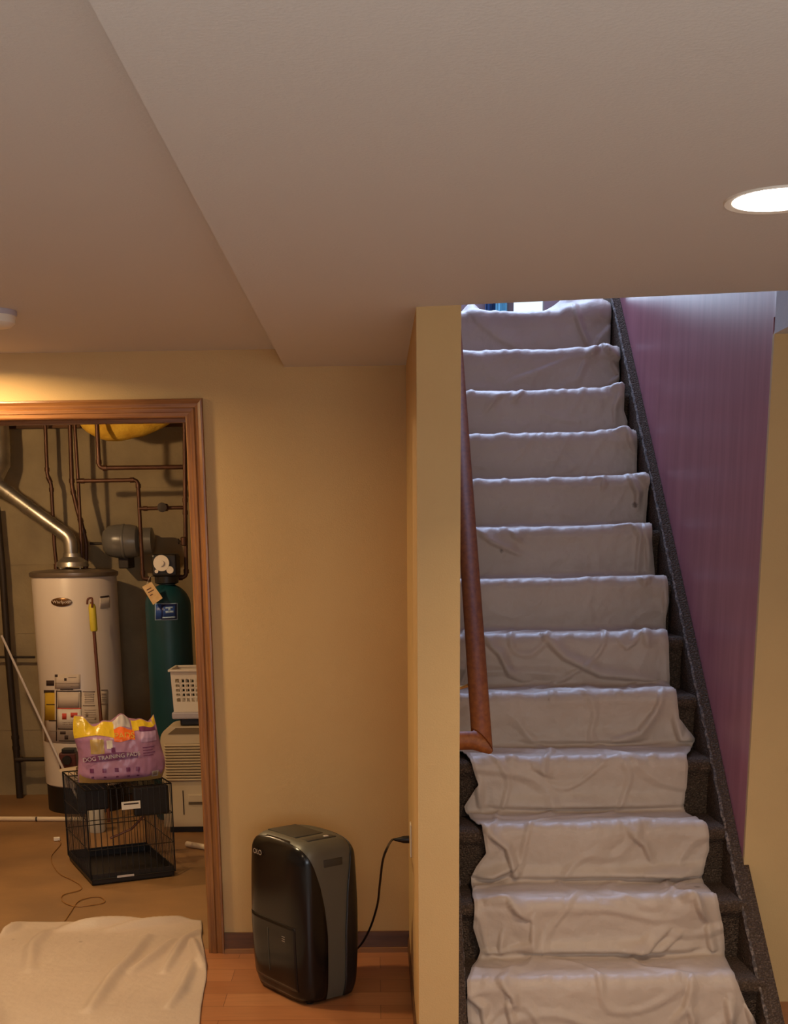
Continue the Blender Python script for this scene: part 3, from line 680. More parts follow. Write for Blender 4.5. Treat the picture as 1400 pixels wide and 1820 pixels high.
b = B(); b.box((XP0-.005, pp.y-.035, pp.z-.058), (XP0, pp.y+.035, pp.z+.058), .002); b.out('cover_plate', M['offwhite'], t)

# ---------------------------------------------------------------- water heater
HY, HR = 7.62, .246
hc = Vector(((aty(58, 1022, HY).x+aty(205, 1022, HY).x)/2, HY, 0)); HH = aty(131, 1022, HY-.2).z
wh = empty('water_heater', hc, label='tall white cylindrical water heater against the concrete wall', cat='water heater')
B().lathe([(HR-.012, .155), (HR, .165), (HR, HH-.012), (HR-.006, HH)], hc, 64).out('jacket', M['white'], wh, True)
B().lathe([(HR-.02, 0), (HR-.006, 0), (HR-.006, .156), (HR-.02, .158)], hc, 48).out('burner_base', M['black'], wh, True)
B().lathe([(HR+.008, HH-.012), (HR+.011, HH-.006), (HR+.011, HH+.012), (HR-.01, HH+.022), (.06, HH+.034), (.001, HH+.036)], hc, 64).out('lid', M['lidmetal'], wh, True)
b = B(); b.lathe([(.095, HH+.045), (.09, HH+.07), (.052, HH+.10), (.05, HH+.12)], hc+Vector((0, -.02, 0)), 32)
for k in range(4):
    a = PI/4+k*PI/2; b.cyl(hc+Vector((.08*math.cos(a), -.02+.08*math.sin(a), HH+.02)), hc+Vector((.08*math.cos(a), -.02+.08*math.sin(a), HH+.055)), .005, 8)
b.out('draft_hood', M['galv'], wh, True)
def curved(name, pts_px, m, parent, lift=.0015, grow=0):
    """a printed patch wrapped on the jacket; four pixel corners left-top, right-top, right-bottom, left-bottom"""
    def ang_z(u_, v_):
        r = ray(u_, v_); ox, oy = -hc.x, -hc.y; a = r[0]**2+r[1]**2; bq = 2*(r[0]*ox+r[1]*oy); cq = ox*ox+oy*oy-HR*HR
        t_ = (-bq-math.sqrt(max(0, bq*bq-4*a*cq)))/(2*a); p_ = (r[0]*t_-hc.x, r[1]*t_-hc.y); return math.atan2(p_[1], p_[0]), EYE+r[2]*t_
    C4 = [ang_z(*p) for p in pts_px]; b = B(); n = 10; g = []
    for row in (0, 1):
        (a0, z0), (a1, z1) = (C4[0], C4[1]) if row == 0 else (C4[3], C4[2])
        g.append([b.bm.verts.new((hc.x+(HR+lift)*math.cos(a0+(a1-a0)*k/n), hc.y+(HR+lift)*math.sin(a0+(a1-a0)*k/n), z0+(z1-z0)*k/n)) for k in range(n+1)])
    for k in range(n): b.bm.faces.new((g[0][k], g[0][k+1], g[1][k+1], g[1][k]))
    o = b.out(name, m, parent, True); s_ = o.modifiers.new('t', 'SOLIDIFY'); s_.thickness = .0008; s_.offset = 0
    return o
ZH = lambda a, b_, c_, d: [(50+a/7, 1180+b_/7), (50+c_/7, 1180+b_/7), (50+c_/7, 1180+d/7), (50+a/7, 1180+d/7)]
LB = curved('instruction_label', ZH(205, 330, 990, 960), M['paper'], wh)
LB['label'] = 'sheet of printed warnings low on the jacket'
for nm, rc_, mm in [('print', (215, 355, 335, 700), 'labyellow'), ('print', (200, 325, 330, 360), 'ink'), ('print', (230, 498, 335, 512), 'ink'), ('print', (262, 698, 365, 712), 'ink'), ('print', (270, 830, 370, 838), 'greyink'),
                    ('print', (350, 330, 655, 342), 'ink'), ('print', (350, 330, 362, 960), 'ink'), ('print', (650, 330, 662, 780), 'ink'), ('print', (365, 545, 660, 560), 'red'), ('print', (365, 560, 660, 800), 'offwhite'),
                    ('print', (370, 800, 665, 815), 'ink'), ('print', (385, 950, 590, 962), 'ink'), ('print', (425, 615, 480, 690), 'red'), ('print', (530, 605, 615, 665), 'red'), ('print', (400, 840, 470, 875), 'ink'), ('print', (455, 890, 500, 940), 'ink'),
                    ('print', (370, 355, 640, 545), 'paper'), ('print', (680, 338, 830, 350), 'greyink'), ('print', (680, 512, 830, 524), 'greyink'), ('print', (905, 318, 985, 330), 'greyink'), ('print', (905, 495, 990, 507), 'greyink'),
                    ('print', (715, 610, 745, 655), 'greyink'), ('print', (825, 660, 845, 690), 'greyink'), ('print', (430, 725, 620, 732), 'greyink'), ('print', (430, 745, 600, 752), 'greyink')]:
    curved(nm, ZH(*rc_), M[mm], LB, .0026)
for yy in range(370, 500, 22): curved('print', ZH(700, yy, 820, yy+6), M['greyink'], LB, .0026); curved('print', ZH(910, yy, 975, yy+6), M['greyink'], LB, .0026)
for yy in range(570, 750, 30): curved('print', ZH(700, yy, 840, yy+5), M['greyink'], LB, .0026); 
L2 = curved('model_label', ZH(335, 130, 650, 310), M['paper'], wh); curved('print', ZH(335, 130, 370, 162), M['ink'], L2, .0026); curved('print', ZH(450, 175, 480, 210), M['ink'], L2, .0026); curved('print', ZH(340, 235, 640, 241), M['greyink'], L2, .0026); curved('print', ZH(530, 275, 630, 281), M['greyink'], L2, .0026)
curved('print', ZH(500, 165, 600, 172), M['greyink'], L2, .0026); curved('print', ZH(400, 310, 560, 322), M['ink'], L2, .0026)
curved('caution_label', ZH(228, 205, 325, 270), M['ink'], wh)
curved('caution_label', [(177, 1062), (195, 1060), (195, 1080), (177, 1082)], M['paper'], wh); curved('caution_label', [(177.5, 1060), (193, 1058), (193, 1060.5), (177.5, 1062.5)], M['ink'], wh, .003)
# oval badge
bp = aty(109, 1070, HY-HR); av = math.atan2(bp.y-hc.y+.004, bp.x-hc.x); q = [hc+Vector((0, 0, 0))]
a_b = math.atan2(-1, (bp.x-hc.x)/HR*1.0) 
b = B(); nb_ = 32; pts = []
cxn = (bp.x-hc.x)
for rr_, l_ in ((.062, .001), (.062, .006), (.054, .008), (.0005, .0082)):
    pts.append([])
    for k in range(nb_):
        th = 2*PI*k/nb_; xx = cxn+rr_*math.cos(th); zz = bp.z+rr_*.40*math.sin(th); yy = -math.sqrt(max(0, HR*HR-xx*xx))
        pts[-1].append(b.bm.verts.new((hc.x+xx, hc.y+yy-l_, zz)))
for a, c_ in zip(pts, pts[1:]):
    for k in range(nb_): b.bm.faces.new((a[k], a[(k+1) % nb_], c_[(k+1) % nb_], c_[k]))
bd = b.out('badge', M['bronze'], wh, True)
yy = hc.y-math.sqrt(HR*HR-cxn*cxn)
slope = math.atan2(cxn, math.sqrt(HR*HR-cxn*cxn))
Mt = Matrix.Translation((bp.x, yy-.0105, bp.z)) @ Matrix.Rotation(slope, 4, 'Z') @ Matrix.Rotation(PI/2, 4, 'X')
text('lettering', 'Whirlpool', .024, Mt, M['paper'], bd)
# gas valve low on the front
gv = aty(122, 1352, HY-HR-.04)
b = B(); b.box(gv+Vector((-.05, -.03, -.055)), gv+Vector((.05, .05, .05)), .008); g_ = b.out('gas_valve', M['redbox'], wh)
b = B(); b.cyl(gv+Vector((0, -.03, .01)), gv+Vector((0, -.055, .01)), .026, 20); b.out('valve_knob', M['black'], g_)
b = B(); b.box(gv+Vector((-.03, -.034, .05)), gv+Vector((.045, .03, .075)), .004); b.out('valve_cap', M['black'], g_)
# relief pipe elbows / water nipples on the lid
for u_ in (100, 152):
    q = aty(u_, 1010, HY-.02); b = B(); b.cyl((q.x, q.y, HH+.02), (q.x, q.y, HH+.06), .014, 12); b.out('pipe_nipple', M['copper'], wh, True)

# flue pipe
fl = empty('flue_pipe', hc+Vector((0, -.02, HH+.12)), label='shiny galvanised flue pipe slanting up left from the white water heater', cat='flue pipe')
f0 = hc+Vector((-.005, -.02, HH+.11)); f1 = f0+Vector((0, 0, .10)); f2 = aty(4, 868, HY+.02); f3 = Vector((aty(-2, 755, HY+.1).x-.005, HY+.1, 2.62))
f2b = aty(-4, 835, HY+.1)
b = B(); b.tube(rounded([f0, f1, f1+(f2-f1)*.16], .05, 5), .040, 24); b.out('elbow', M['galv'], fl, True)
b = B(); m1 = f1+(f2-f1)*.12; b.tube([m1, f1+(f2-f1)*.5, f1+(f2-f1)*1.1], .040, 24)
for t_ in (.28, .62, .9): c_ = f1+(f2-f1)*t_; d_ = (f2-f1).normalized()*.012; b.tube([c_-d_, c_+d_], .0425, 24)
b.out('pipe_section', M['galv'], fl, True)
b = B(); b.tube([(f2b.x, HY+.1, f2b.z+.08), (f2b.x+.015, HY+.1, 2.62)], .078, 28)
for zz in (f2b.z+.12, f2b.z+.36): b.tube([(f2b.x, HY+.1, zz), (f2b.x, HY+.1, zz+.018)], .081, 28)
b.out('riser', M['galv'], fl, True)
b = B(); b.tube(rounded([f1+(f2-f1)*1.02, f1+(f2-f1)*1.12, (f2b.x, HY+.1, f2b.z-.02), (f2b.x, HY+.1, f2b.z+.10)], .06), [.041]*8+[.06]*2+[.078]*99 and None or .045, 24) if False else b
b = B(); b.tube([f1+(f2-f1)*1.04, f1+(f2-f1)*1.12, Vector((f2b.x, HY+.1, f2b.z+.03)), Vector((f2b.x, HY+.1, f2b.z+.10))], [.043, .055, .074, .079], 24); b.out('elbow', M['galv'], fl, True)

# ---------------------------------------------------------------- pipes
def pipe(name, px, Yp, r, label, m='copper', cat='pipe', group=None, fit=(), rad=.03):
    pts = [aty(u_, v_, Yp[k] if isinstance(Yp, (list, tuple)) else Yp) for k, (u_, v_) in enumerate(px)]
    o = empty(name, pts[-1], label=label, cat=cat, group=group)
    B().tube(rounded(pts, rad, 4), r, 12).out('tube', M[m], o, True)
    for k in fit:
        p_ = pts[k]
        for nb2 in (k-1, k+1):
            if 0 <= nb2 < len(pts):
                d_ = (pts[nb2]-p_).normalized(); q = B(); q.tube([p_+d_*.022, p_+d_*.045], r+.0035, 12); q.out('fitting', M[m], o, True)
    return o
YK = 7.80
pipe('copper_pipe', [(80, 745), (84, 845), (91, 860), (97, 975), (101, 1008)], YK, .011, 'leftmost thin copper pipe dropping behind the water heater flue', fit=(1, 2))
q = aty(101, 1008, YK); 
pipe('copper_pipe', [(124, 745), (128, 865), (137, 905), (146, 935), (153, 965), (153, 1012)], 7.72, .013, 'twisted copper pipe coming down to the right side of the water heater lid', fit=(1, 3))
pipe('copper_pipe', [(132, 745), (139, 855), (146, 1000)], 7.66, .010, 'straight bright copper pipe in front of the twisted one above the heater', m='copper')
pipe('copper_pipe', [(172, 745), (176, 832), (325, 830)], 7.40, .0125, 'L-shaped copper pipe, highest of those running right under the insulation', fit=(1,))
pipe('copper_pipe', [(136, 855), (245, 853), (254, 1028), (262, 1029)], 7.55, .0115, 'copper pipe stepping right then down to the green tank valve', fit=(0, 1, 2))
pipe('copper_pipe', [(248, 904), (332, 902)], 7.5, .0105, 'short horizontal copper pipe with the round shut-off valve', fit=(0,))
v_ = aty(290, 902, 7.5); tv = empty('shutoff_valve', v_, label='small round shut-off valve midway on the short horizontal copper pipe', cat='valve')
b = B(); b.lathe([(.012, -.03), (.02, -.025), (.022, 0), (.02, .025), (.012, .03)], v_, 16, 'X'); b.out('body', M['copper'], tv, True)
b = B(); b.cyl(v_, v_+Vector((0, -.04, .0)), .006, 8); b.lathe([(.010, -.046), (.027, -.044), (.027, -.038), (.010, -.036)], v_, 16, 'Y'); b.out('handwheel', M['iron'], tv, True)
pipe('copper_pipe', [(328, 745), (329, 900), (331, 1026), (310, 1027)], 7.39, .012, 'vertical copper pipe beside the door casing leading into the green tank valve', fit=(1, 2))
vv = aty(327, 962, 7.33); tv2 = empty('shutoff_valve', vv, label='small valve on the vertical copper pipe beside the door casing', cat='valve')
b = B(); b.lathe([(.013, -.025), (.02, -.02), (.02, .02), (.013, .025)], vv, 14, 'Z'); b.out('body', M['copper'], tv2, True)
b = B(); b.tube([vv, vv+Vector((-.03, -.01, .0))], .006, 8); b.lathe([(.004, -.034), (.016, -.034), (.016, -.028), (.004, -.028)], vv, 12, 'X'); b.out('handle', M['iron'], tv2, True)
pipe('iron_pipe', [(-6, 900), (4, 1010), (14, 1160), (28, 1320), (36, 1425)], [7.86, 7.86, 7.86, 7.86, 7.9], .021, 'black iron pipe standing along the concrete wall at the far left', 'iron', fit=(3,), rad=.01)
pipe('iron_pipe', [(-10, 1168), (62, 1168)], 7.93, .008, 'thin dark horizontal pipe crossing the concrete wall left of the heater', 'iron')
pipe('iron_pipe', [(28, 1350), (105, 1349)], 7.85, .013, 'short black horizontal gas pipe feeding the heater base', 'iron', fit=(0, 1))
pipe('iron_pipe', [(160, 966), (190, 966)], 7.8, .008, 'short dark pipe between the twisted pipe and the grey tank', 'iron')

# small grey pressure tank on the wall
pt = aty(216, 962, 7.78); t = empty('pressure_tank', pt, label='small grey horizontal pressure tank on the wall above the white heater', cat='tank')
rad_ = .098
B().lathe([(.02, -.115), (.06, -.105), (.088, -.075), (rad_, -.03), (rad_, .055), (.088, .095), (.05, .12), (.02, .125)], pt, 40, 'X').out('tank_shell', M['tank'], t, True)
B().lathe([(rad_+.002, .008), (rad_+.004, .012), (rad_+.004, .022), (rad_+.002, .026)], pt, 40, 'X').out('seam_band', M['tank'], t, True)
b = B(); b.lathe([(.05, .11), (.078, .12), (.078, .185), (.05, .195)], pt, 30, 'X'); b.out('end_cap', M['tank'], t, True)
b = B(); b.box(pt+Vector((-.03, .02, -.16)), pt+Vector((.03, .22, -.09)), .005); b.out('wall_bracket', M['iron'], t)

# green filter tank
GY = 7.28; gr = .128
gx = (aty(263, 1180, GY).x+aty(263, 1180, GY).x+2*gr*1.02)/2; gz = aty(300, 1034, GY).z
gc = Vector((gx, GY, 0)); gt = empty('water_filter_tank', gc, label='tall dark green water filter tank with a black valve head', cat='filter tank')
prof = [(gr-.01, 0), (gr, .02), (gr, gz-.13)]+[(max(.045, gr*math.cos(R(a))), gz-.13+.12*math.sin(R(a))) for a in range(10, 71, 10)]+[(.045, gz)]
B().lathe(prof, gc, 48).out('vessel', M['green'], gt, True)
b = B(); b.lathe([(.05, gz-.012), (.066, gz-.006), (.068, gz+.03), (.055, gz+.036)], gc, 28); b.out('neck', M['black'], gt, True)
b = B(); b.box(gc+Vector((-.07, -.07, gz+.03)), gc+Vector((.07, .08, gz+.155)), .014, 3); vh = b.out('valve_head', M['black'], gt)
vz = gz+.105
b = B(); b.lathe([(.044, -.086), (.044, -.07)], gc+Vector((-.012, 0, vz)), 28, 'Y'); b.lathe([(.016, -.094), (.016, -.086)], gc+Vector((-.012, 0, vz)), 16, 'Y'); b.lathe([(.02, -.084), (.02, -.07)], gc+Vector((.034, 0, vz-.038)), 16, 'Y'); b.lathe([(.010, -.082), (.010, -.07)], gc+Vector((-.042, 0, vz-.045)), 12, 'Y'); b.out('dial', M['offwhite'], vh, True)
# sticker
def gpatch(name, pxc, m, parent, lift):
    C4 = []
    for u_, v_ in pxc:
        r = ray(u_, v_); ox, oy = -gc.x, -gc.y; a = r[0]**2+r[1]**2; bq = 2*(r[0]*ox+r[1]*oy); cq = ox*ox+oy*oy-gr*gr
        t_ = (-bq-math.sqrt(max(0, bq*bq-4*a*cq)))/(2*a); C4.append((math.atan2(r[1]*t_-gc.y, r[0]*t_-gc.x), EYE+r[2]*t_))
    b = B(); n = 8; g = []
    for (a0, z0), (a1, z1) in ((C4[0], C4[1]), (C4[3], C4[2])):
        g.append([b.bm.verts.new((gc.x+(gr+lift)*math.cos(a0+(a1-a0)*k/n), gc.y+(gr+lift)*math.sin(a0+(a1-a0)*k/n), z0+(z1-z0)*k/n)) for k in range(n+1)])
    for k in range(n): b.bm.faces.new((g[0][k], g[0][k+1], g[1][k+1], g[1][k]))
    o = b.out(name, m, parent, True); s_ = o.modifiers.new('t', 'SOLIDIFY'); s_.thickness = .0008; s_.offset = 0; return o
def q4(a, b_, c_, d): return [(a, b_), (c_, b_-1), (c_, d-1), (a, d)]
sk = gpatch('sticker', q4(275.5, 1072.5, 315.5, 1102.5), M['bluelight'], gt, .0015)
gpatch('print', q4(277, 1074, 287, 1101), M['blue'], sk, .0026); gpatch('print', q4(287, 1074, 314, 1101), M['navy'], sk, .0026); gpatch('print', q4(290, 1078, 311, 1096), M['blue'], sk, .0036)
gpatch('print', q4(294, 1079, 307, 1082), M['bluelight'], sk, .0048); gpatch('print', q4(294.5, 1086, 308, 1090), M['bluelight'], sk, .0048); gpatch('print', q4(299, 1081, 303, 1087), M['bluelight'], sk, .0048); gpatch('print', q4(289, 1096.5, 311, 1099), M['bluelight'], sk, .0048)
# small drain elbow on the left flank
# hanging tag, tilted
tq = [aty(u_, v_, GY-gr-.035) for u_, v_ in ((252.5, 1043), (269, 1034), (289, 1063), (272, 1075))]
tg = empty('paper_tag', (tq[0]+tq[2])/2, label='cream paper tag hung tilted from the green tank valve', cat='tag')
b = B(); b.slab(tq, (0, 1, 0), .0012); b.out('card', M['tagpaper'], tg)
nrm = tq[1]-tq[0]; dn = tq[3]-tq[0]
b = B()
for t_, l_ in ((.22, .5), (.36, .6), (.52, .3)):
    c_ = tq[0]+dn*t_+nrm*.2; b.slab([c_, c_+nrm*l_, c_+nrm*l_+dn*.05, c_+dn*.05], (0, -1, 0), .0008)
b.out('writing', M['base'], tg)
b = B(); b.tube(smooth_curve([(tq[0]+tq[1])/2, aty(266, 1026, GY-gr), aty(272, 1024, GY-.05)], 6), .0016, 6); b.out('string', M['offwhite'], tg, True)

# foam-gripped rod in front of the heater
m0 = aty(163, 1070, 7.30); m1 = atz(190, 1470, .0)
top_ = m0; bot_ = Vector((aty(181, 1300, 7.22).x, 7.22, aty(181, 1300, 7.22).z)); dirv = (bot_-top_).normalized(); k_ = (top_.z)/(-dirv.z)
foot_ = top_+dirv*k_
mp = empty('mop', foot_, label='brown mop handle with yellow foam grip leaning on the white heater', cat='mop')
b = B(); b.tube([top_, foot_], .0095, 10); b.out('pole', M['brownrod'], mp, True)
g1 = top_+dirv*.165
b = B(); b.tube([top_+dirv*.012, top_+dirv*.03, g1-dirv*.01, g1], [.016, .021, .021, .017], 14); b.out('grip', M['yellow'], mp, True)
b = B(); b.tube(smooth_curve([top_+dirv*.03+Vector((.004, -.022, 0)), top_+Vector((.005, -.01, .02)), top_+Vector((-.018, -.012, .016)), top_+Vector((-.024, -.012, -.012))], 6), .006, 8); b.out('hanging_hook', M['brownrod'], mp, True)

# thin grey pole with pan
p0 = aty(3, 1130, 7.5); p1 = aty(112, 1366, 7.1); d_ = (p1-p0).normalized(); p2 = aty(148, 1440, 7.05)
sp = empty('dustpan', p2, label='thin pale pole with a small cream pan, slanting behind the wire crate', cat='dustpan')
b = B(); b.tube([p0, p1, p2], .007, 8); b.out('pole', M['silver'], sp, True)
b = B(); pn = [aty(u_, v_, 7.02) for u_, v_ in ((104, 1369), (135, 1364), (135, 1377), (112, 1378))]; b.slab(pn, (0, 1, 0), .05); b.out('pan', M['pvc'], sp)

# insulation bag overhead
ins = B(); n1, n2 = 40, 16; rows = []
xa, xb = aty(138, 760, 7.58).x, aty(322, 760, 7.58).x
for a in range(n1+1):
    u_ = a/n1; x = xa+(xb-xa)*u_; sag = max(0, math.sin(PI*u_**.8))**.5; zl = 2.315-.185*sag*(1-.22*u_)
    rows.append([ins.bm.verts.new((x, 7.58+.11*math.cos(PI*k/n2)*(.35+.65*sag), 2.315-(2.315-zl)*math.sin(PI*k/n2)+.006*noise.noise(Vector((x*14, k*.7, 0))))) for k in range(n2+1)])
for a, c_ in zip(rows, rows[1:]):
    for k in range(n2): ins.bm.faces.new((a[k], a[k+1], c_[k+1], c_[k]))
for a in (rows[0], rows[-1]): ins.bm.faces.new(a)
ins.bm.faces.new([r[0] for r in rows]+[r[-1] for r in rows][::-1])
tag(ins.out('insulation_batt', M['insul'], None, True), 'bulging yellow fibreglass insulation batt sagging between the closet joists', 'insulation')
# bulb
t = empty('light_bulb', (-2.15, 6.15, 2.4), label='bare bulb in a ceiling socket inside the utility closet', cat='light bulb')
B().lathe([(.001, 2.145), (.02, 2.15), (.031, 2.175), (.028, 2.2), (.014, 2.235), (.013, 2.26)], (-2.15, 6.15, 0), 20).out('bulb', M['bulb'], t, True)
B().lathe([(.02, 2.25), (.03, 2.29), (.055, 2.33), (.055, 2.40)], (-2.15, 6.15, 0), 20).out('socket', M['offwhite'], t, True)

# ---------------------------------------------------------------- wire crate
cA, cB, cC = atz(163, 1576), atz(312, 1558), atz(121, 1530)
cu = (cB-cA); CWd = cu.length; cu.normalize(); cv = Vector((-cu.y, cu.x, 0)); CDp = (cC-cA).dot(cv)
crz = math.atan2(cu.y, cu.x); tmp = aty(305, 1392, cB.y); CH = tmp.z
cr = empty('wire_crate', cA, crz, label='black wire dog crate on the closet floor with a plastic tray', cat='dog crate')
W_, D_, H_ = CWd, CDp, CH
def wl(b, p, q, r=.0018): b.tube([p, q], r, 6)
def panel(name, org, du, dv, nu_, nv_, lab=None):
    b = B(); org = Vector(org); du = Vector(du); dv = Vector(dv)
    for k in range(nu_+1): wl(b, org+du*k/nu_, org+du*k/nu_+dv, .0034 if k in (0, nu_) else .0016)
    for k in range(nv_+1): wl(b, org+dv*k/nv_, org+dv*k/nv_+du, .0034 if k in (0, nv_) else .0024)
    o = b.out(name, M['wire'], cr, False, world=False)
    return o
panel('front_panel', (0, 0, .03), (W_, 0, 0), (0, 0, H_-.03), 14, 3); panel('back_panel', (0, D_, .03), (W_, 0, 0), (0, 0, H_-.03), 14, 3)
panel('side_panel', (0, 0, .03), (0, D_, 0), (0, 0, H_-.03), 20, 3); panel('side_panel', (W_, 0, .03), (0, D_, 0), (0, 0, H_-.03), 20, 3)
panel('top_panel', (0, 0, H_), (W_, 0, 0), (0, D_, 0), 14, 4)
b = B(); t_ = .005; e_ = .004
b.box((e_, e_, .006), (W_-e_, D_-e_, .010)); b.box((e_, e_, .006), (W_-e_, e_+t_, .055)); b.box((e_, D_-e_-t_, .006), (W_-e_, D_-e_, .055)); b.box((e_, e_, .006), (e_+t_, D_-e_, .055)); b.box((W_-e_-t_, e_, .006), (W_-e_, D_-e_, .055))
tr = b.out('tray', M['black'], cr, False, world=False)
b = B(); b.box((W_*.30, -.0065, .030), (W_*.50, -.004, .040)); o = b.out('tray_label', M['silver'], None, False, world=False); o.parent = cr
b = B(); b.box((W_*.40, -.007, H_-.105), (W_*.62, -.004, H_-.068)); nl = b.out('name_label', M['offwhite'], cr, False, world=False); nl['label'] = 'white name plate'
b = B(); b.box((W_*.425, -.0076, H_-.083), (W_*.60, -.0068, H_-.076)); o = b.out('print', M['ink'], None, False, world=False); o.parent = nl
b = B(); b.box((W_*.56, .02, H_-.15), (W_*.98, .05, H_-.01), .008); o = b.out('folded_door_cover', M['black'], cr, False, world=False)
b = B(); b.box((.02, D_*.55, H_-.16), (W_*.42, D_*.62, H_-.015), .008); o = b.out('folded_door_cover', M['black'], cr, False, world=False)
b = B(); b.tube([(W_*.30, .10, .20), (W_*.55, .08, .24), (W_*.85, .06, H_-.10)], .006, 8); b.out('folding_brace', M['brownrod'], cr, False, world=False)

# bag of pads on the crate
bo = Vector((0, 0, 0)); bw = .40
bl_, br_ = aty(134, 1383, 5.9), aty(287, 1380, 6.05)
bg_ = empty('pad_bag', Vector(((bl_.x+br_.x)/2, 6.0, H_+.004)), math.atan2(.12, .4)*.9, label='purple and yellow plastic bag of puppy pads on top of the wire crate', cat='bag')
BW = (br_-bl_).length*.49; BH = aty(210, 1284, 5.93).z-H_-.004; BD = .10
def bagpt(u_, v_, side, grow=0):
    """u_ -1..1 across, v_ 0..1 up; side -1 front, +1 back"""
    w1 = BW*(1-.05*(abs(2*v_-.7))**2)*(1+.02*math.sin(v_*9)) ; taper = 1-max(0, (v_-.72)/.28)**1.2*.80
    dd = BD*taper*(1-abs(u_)**4*.75)*(1-.35*max(0, .12-v_)/.12)
    x = w1*u_+(.012*math.sin(5*v_) if abs(u_) > .9 else 0); z = .002+BH*v_
    z += (.018*math.sin(u_*5+1)+.010*math.sin(u_*13)+.02*abs(u_)**3)*max(0, (v_-.8)/.2)
    wr = .006*noise.noise(Vector((u_*4, v_*5, side)))+.004*noise.noise(Vector((u_*12, v_*10, side)))*(1+2*max(0, v_-.6))
    return Vector((x, side*(dd+wr+grow), z))
def bagface(name, u0, u1, v0, v1, side, m, parent, grow=0, nu_=24, nv_=16, vf=None):
    b = B(); g = [[b.bm.verts.new(bagpt(u0+(u1-u0)*i/nu_, (v0+(v1-v0)*j/nv_) if vf is None else vf(i/nu_, j/nv_), side, grow)) for i in range(nu_+1)] for j in range(nv_+1)]
    for a, c_ in zip(g, g[1:]):
        for k in range(nu_): b.bm.faces.new((a[k], a[k+1], c_[k+1], c_[k]))
    return b.out(name, m, parent, True, world=False)
b = B(); nu_, nv_ = 48, 30
rings = []
for j in range(nv_+1):
    v = j/nv_; rg = []
    for i in range(nu_+1): rg.append(b.bm.verts.new(bagpt(-1+2*i/nu_, v, -1)))
    for i in range(nu_+1): rg.append(b.bm.verts.new(bagpt(1-2*i/nu_, v, 1)))
    rings.append(rg)
n = len(rings[0])
for a, c_ in zip(rings, rings[1:]):
    for k in range(n): b.bm.faces.new((a[k], a[(k+1) % n], c_[(k+1) % n], c_[k]))
b.bm.faces.new(rings[0][::-1]); b.bm.faces.new(rings[-1])
bagbody = b.out('bag_film', M['bagpurple'], bg_, True, world=False)
def pr_(name, u0, u1, v0, v1, mm, g=.0025, nu2=20, nv2=8, vf=None): return bagface(name, u0, u1, v0, v1, -1, M[mm], bg_, g, nu2, nv2, vf)
pr_('yellow_print', -1, -.10, .72, 1.0, 'bagyellow', vf=lambda s_, t: .74+.06*math.sin(s_*3)+(1-.74-.06*math.sin(s_*3))*t)
pr_('yellow_print', .34, .99, .88, 1.0, 'bagyellow', vf=lambda s_, t: .84+.05*s_+(.16-.05*s_)*t)
pr_('orange_print', -.12, .38, .68, .88, 'bagorange', vf=lambda s_, t: .70+.17*t+.03*math.sin(s_*6)*(t-.5))
pr_('silver_print', -.12, .30, .88, 1.0, 'silver')
pr_('gold_print', -.68, -.36, .50, .74, 'baggold')
pr_('yellow_print', -.98, .98, .0, .09, 'baggold', vf=lambda s_, t: .0+(.06+.10*(2*s_-1)**4)*t)
pr_('purple_band', -.82, .42, .36, .52, 'bagdark', .0028, vf=lambda s_, t: .36+.05*s_+.13*t*(.6+.4*math.sin(PI*s_)))
pr_('purple_band', .50, .92, .83, .90, 'bagdark', .0032)
pr_('info_panel', .52, .90, .66, .82, 'silver', .0028).data.materials[0] = mat('pale_lilac_print', S(190, 154, 190), .4)
pr_('barcode', .72, .88, .06, .16, 'silver', .0035); pr_('barcode', .75, .85, .075, .145, 'greyink', .0042)
pr_('puppy_picture', -.30, -.16, .58, .72, 'offwhite', .0035); pr_('puppy_picture', -.20, -.10, .52, .60, 'bagdark', .0035)
for k, u_ in enumerate((-.70, -.42, -.14, .12, .34)): pr_('paw_print', u_, u_+.09, .19, .26, 'bagdark', .003, 4, 3); pr_('paw_print', u_+.02, u_+.08, .10, .13, 'bagdark', .003, 4, 3)
for k in range(4): pr_('small_print', .55, .85-.05*(k % 2), .56-.045*k, .572-.045*k, 'bagdark', .003, 8, 2)
c_ = bagpt(-.20, .45, -1, .006)
tt = text('lettering', 'DOG TRAINING PADS', .027, Matrix.Translation(c_) @ Matrix.Rotation(R(-4), 4, 'Y') @ Matrix.Rotation(PI/2, 4, 'X'), M['silver'], None); tt.parent = bg_
c_ = bagpt(.13, .78, -1, .008)
tt = text('lettering', 'PADS', .040, Matrix.Translation(c_) @ Matrix.Rotation(PI/2, 4, 'X'), M['bagyellow'], None); tt.parent = bg_

# ---------------------------------------------------------------- beige dehumidifier, lid, basket
AY = 6.86; ax0 = aty(288, 1380, AY).x; ax1 = ax0+.38; az = aty(330, 1287, AY).z; ab = atz(330, 1478).z
ac = empty('air_dehumidifier', ((ax0+ax1)/2, AY+.12, 0), label='old beige dehumidifier with a louvred front, half hidden by the door casing', cat='dehumidifier')
b = B(); pf = [(ax0, .035), (ax0, az-.09)]+[(ax0+.07-.07*math.cos(R(a)), az-.09+.075*math.sin(R(a))) for a in range(15, 91, 15)]+[(ax1-.07+.07*math.sin(R(a)), az-.09+.075*math.cos(R(a))) for a in range(0, 91, 15)]+[(ax1, .035)]
b.slab([(x, AY, z) for x, z in pf], (0, 1, 0), .25); b.out('cabinet', M['beige'], ac, False)
zg0, zg1 = aty(320, 1388, AY).z, aty(320, 1322, AY).z
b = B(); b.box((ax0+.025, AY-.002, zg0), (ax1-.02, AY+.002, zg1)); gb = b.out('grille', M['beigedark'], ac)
b = B(); ns = 13
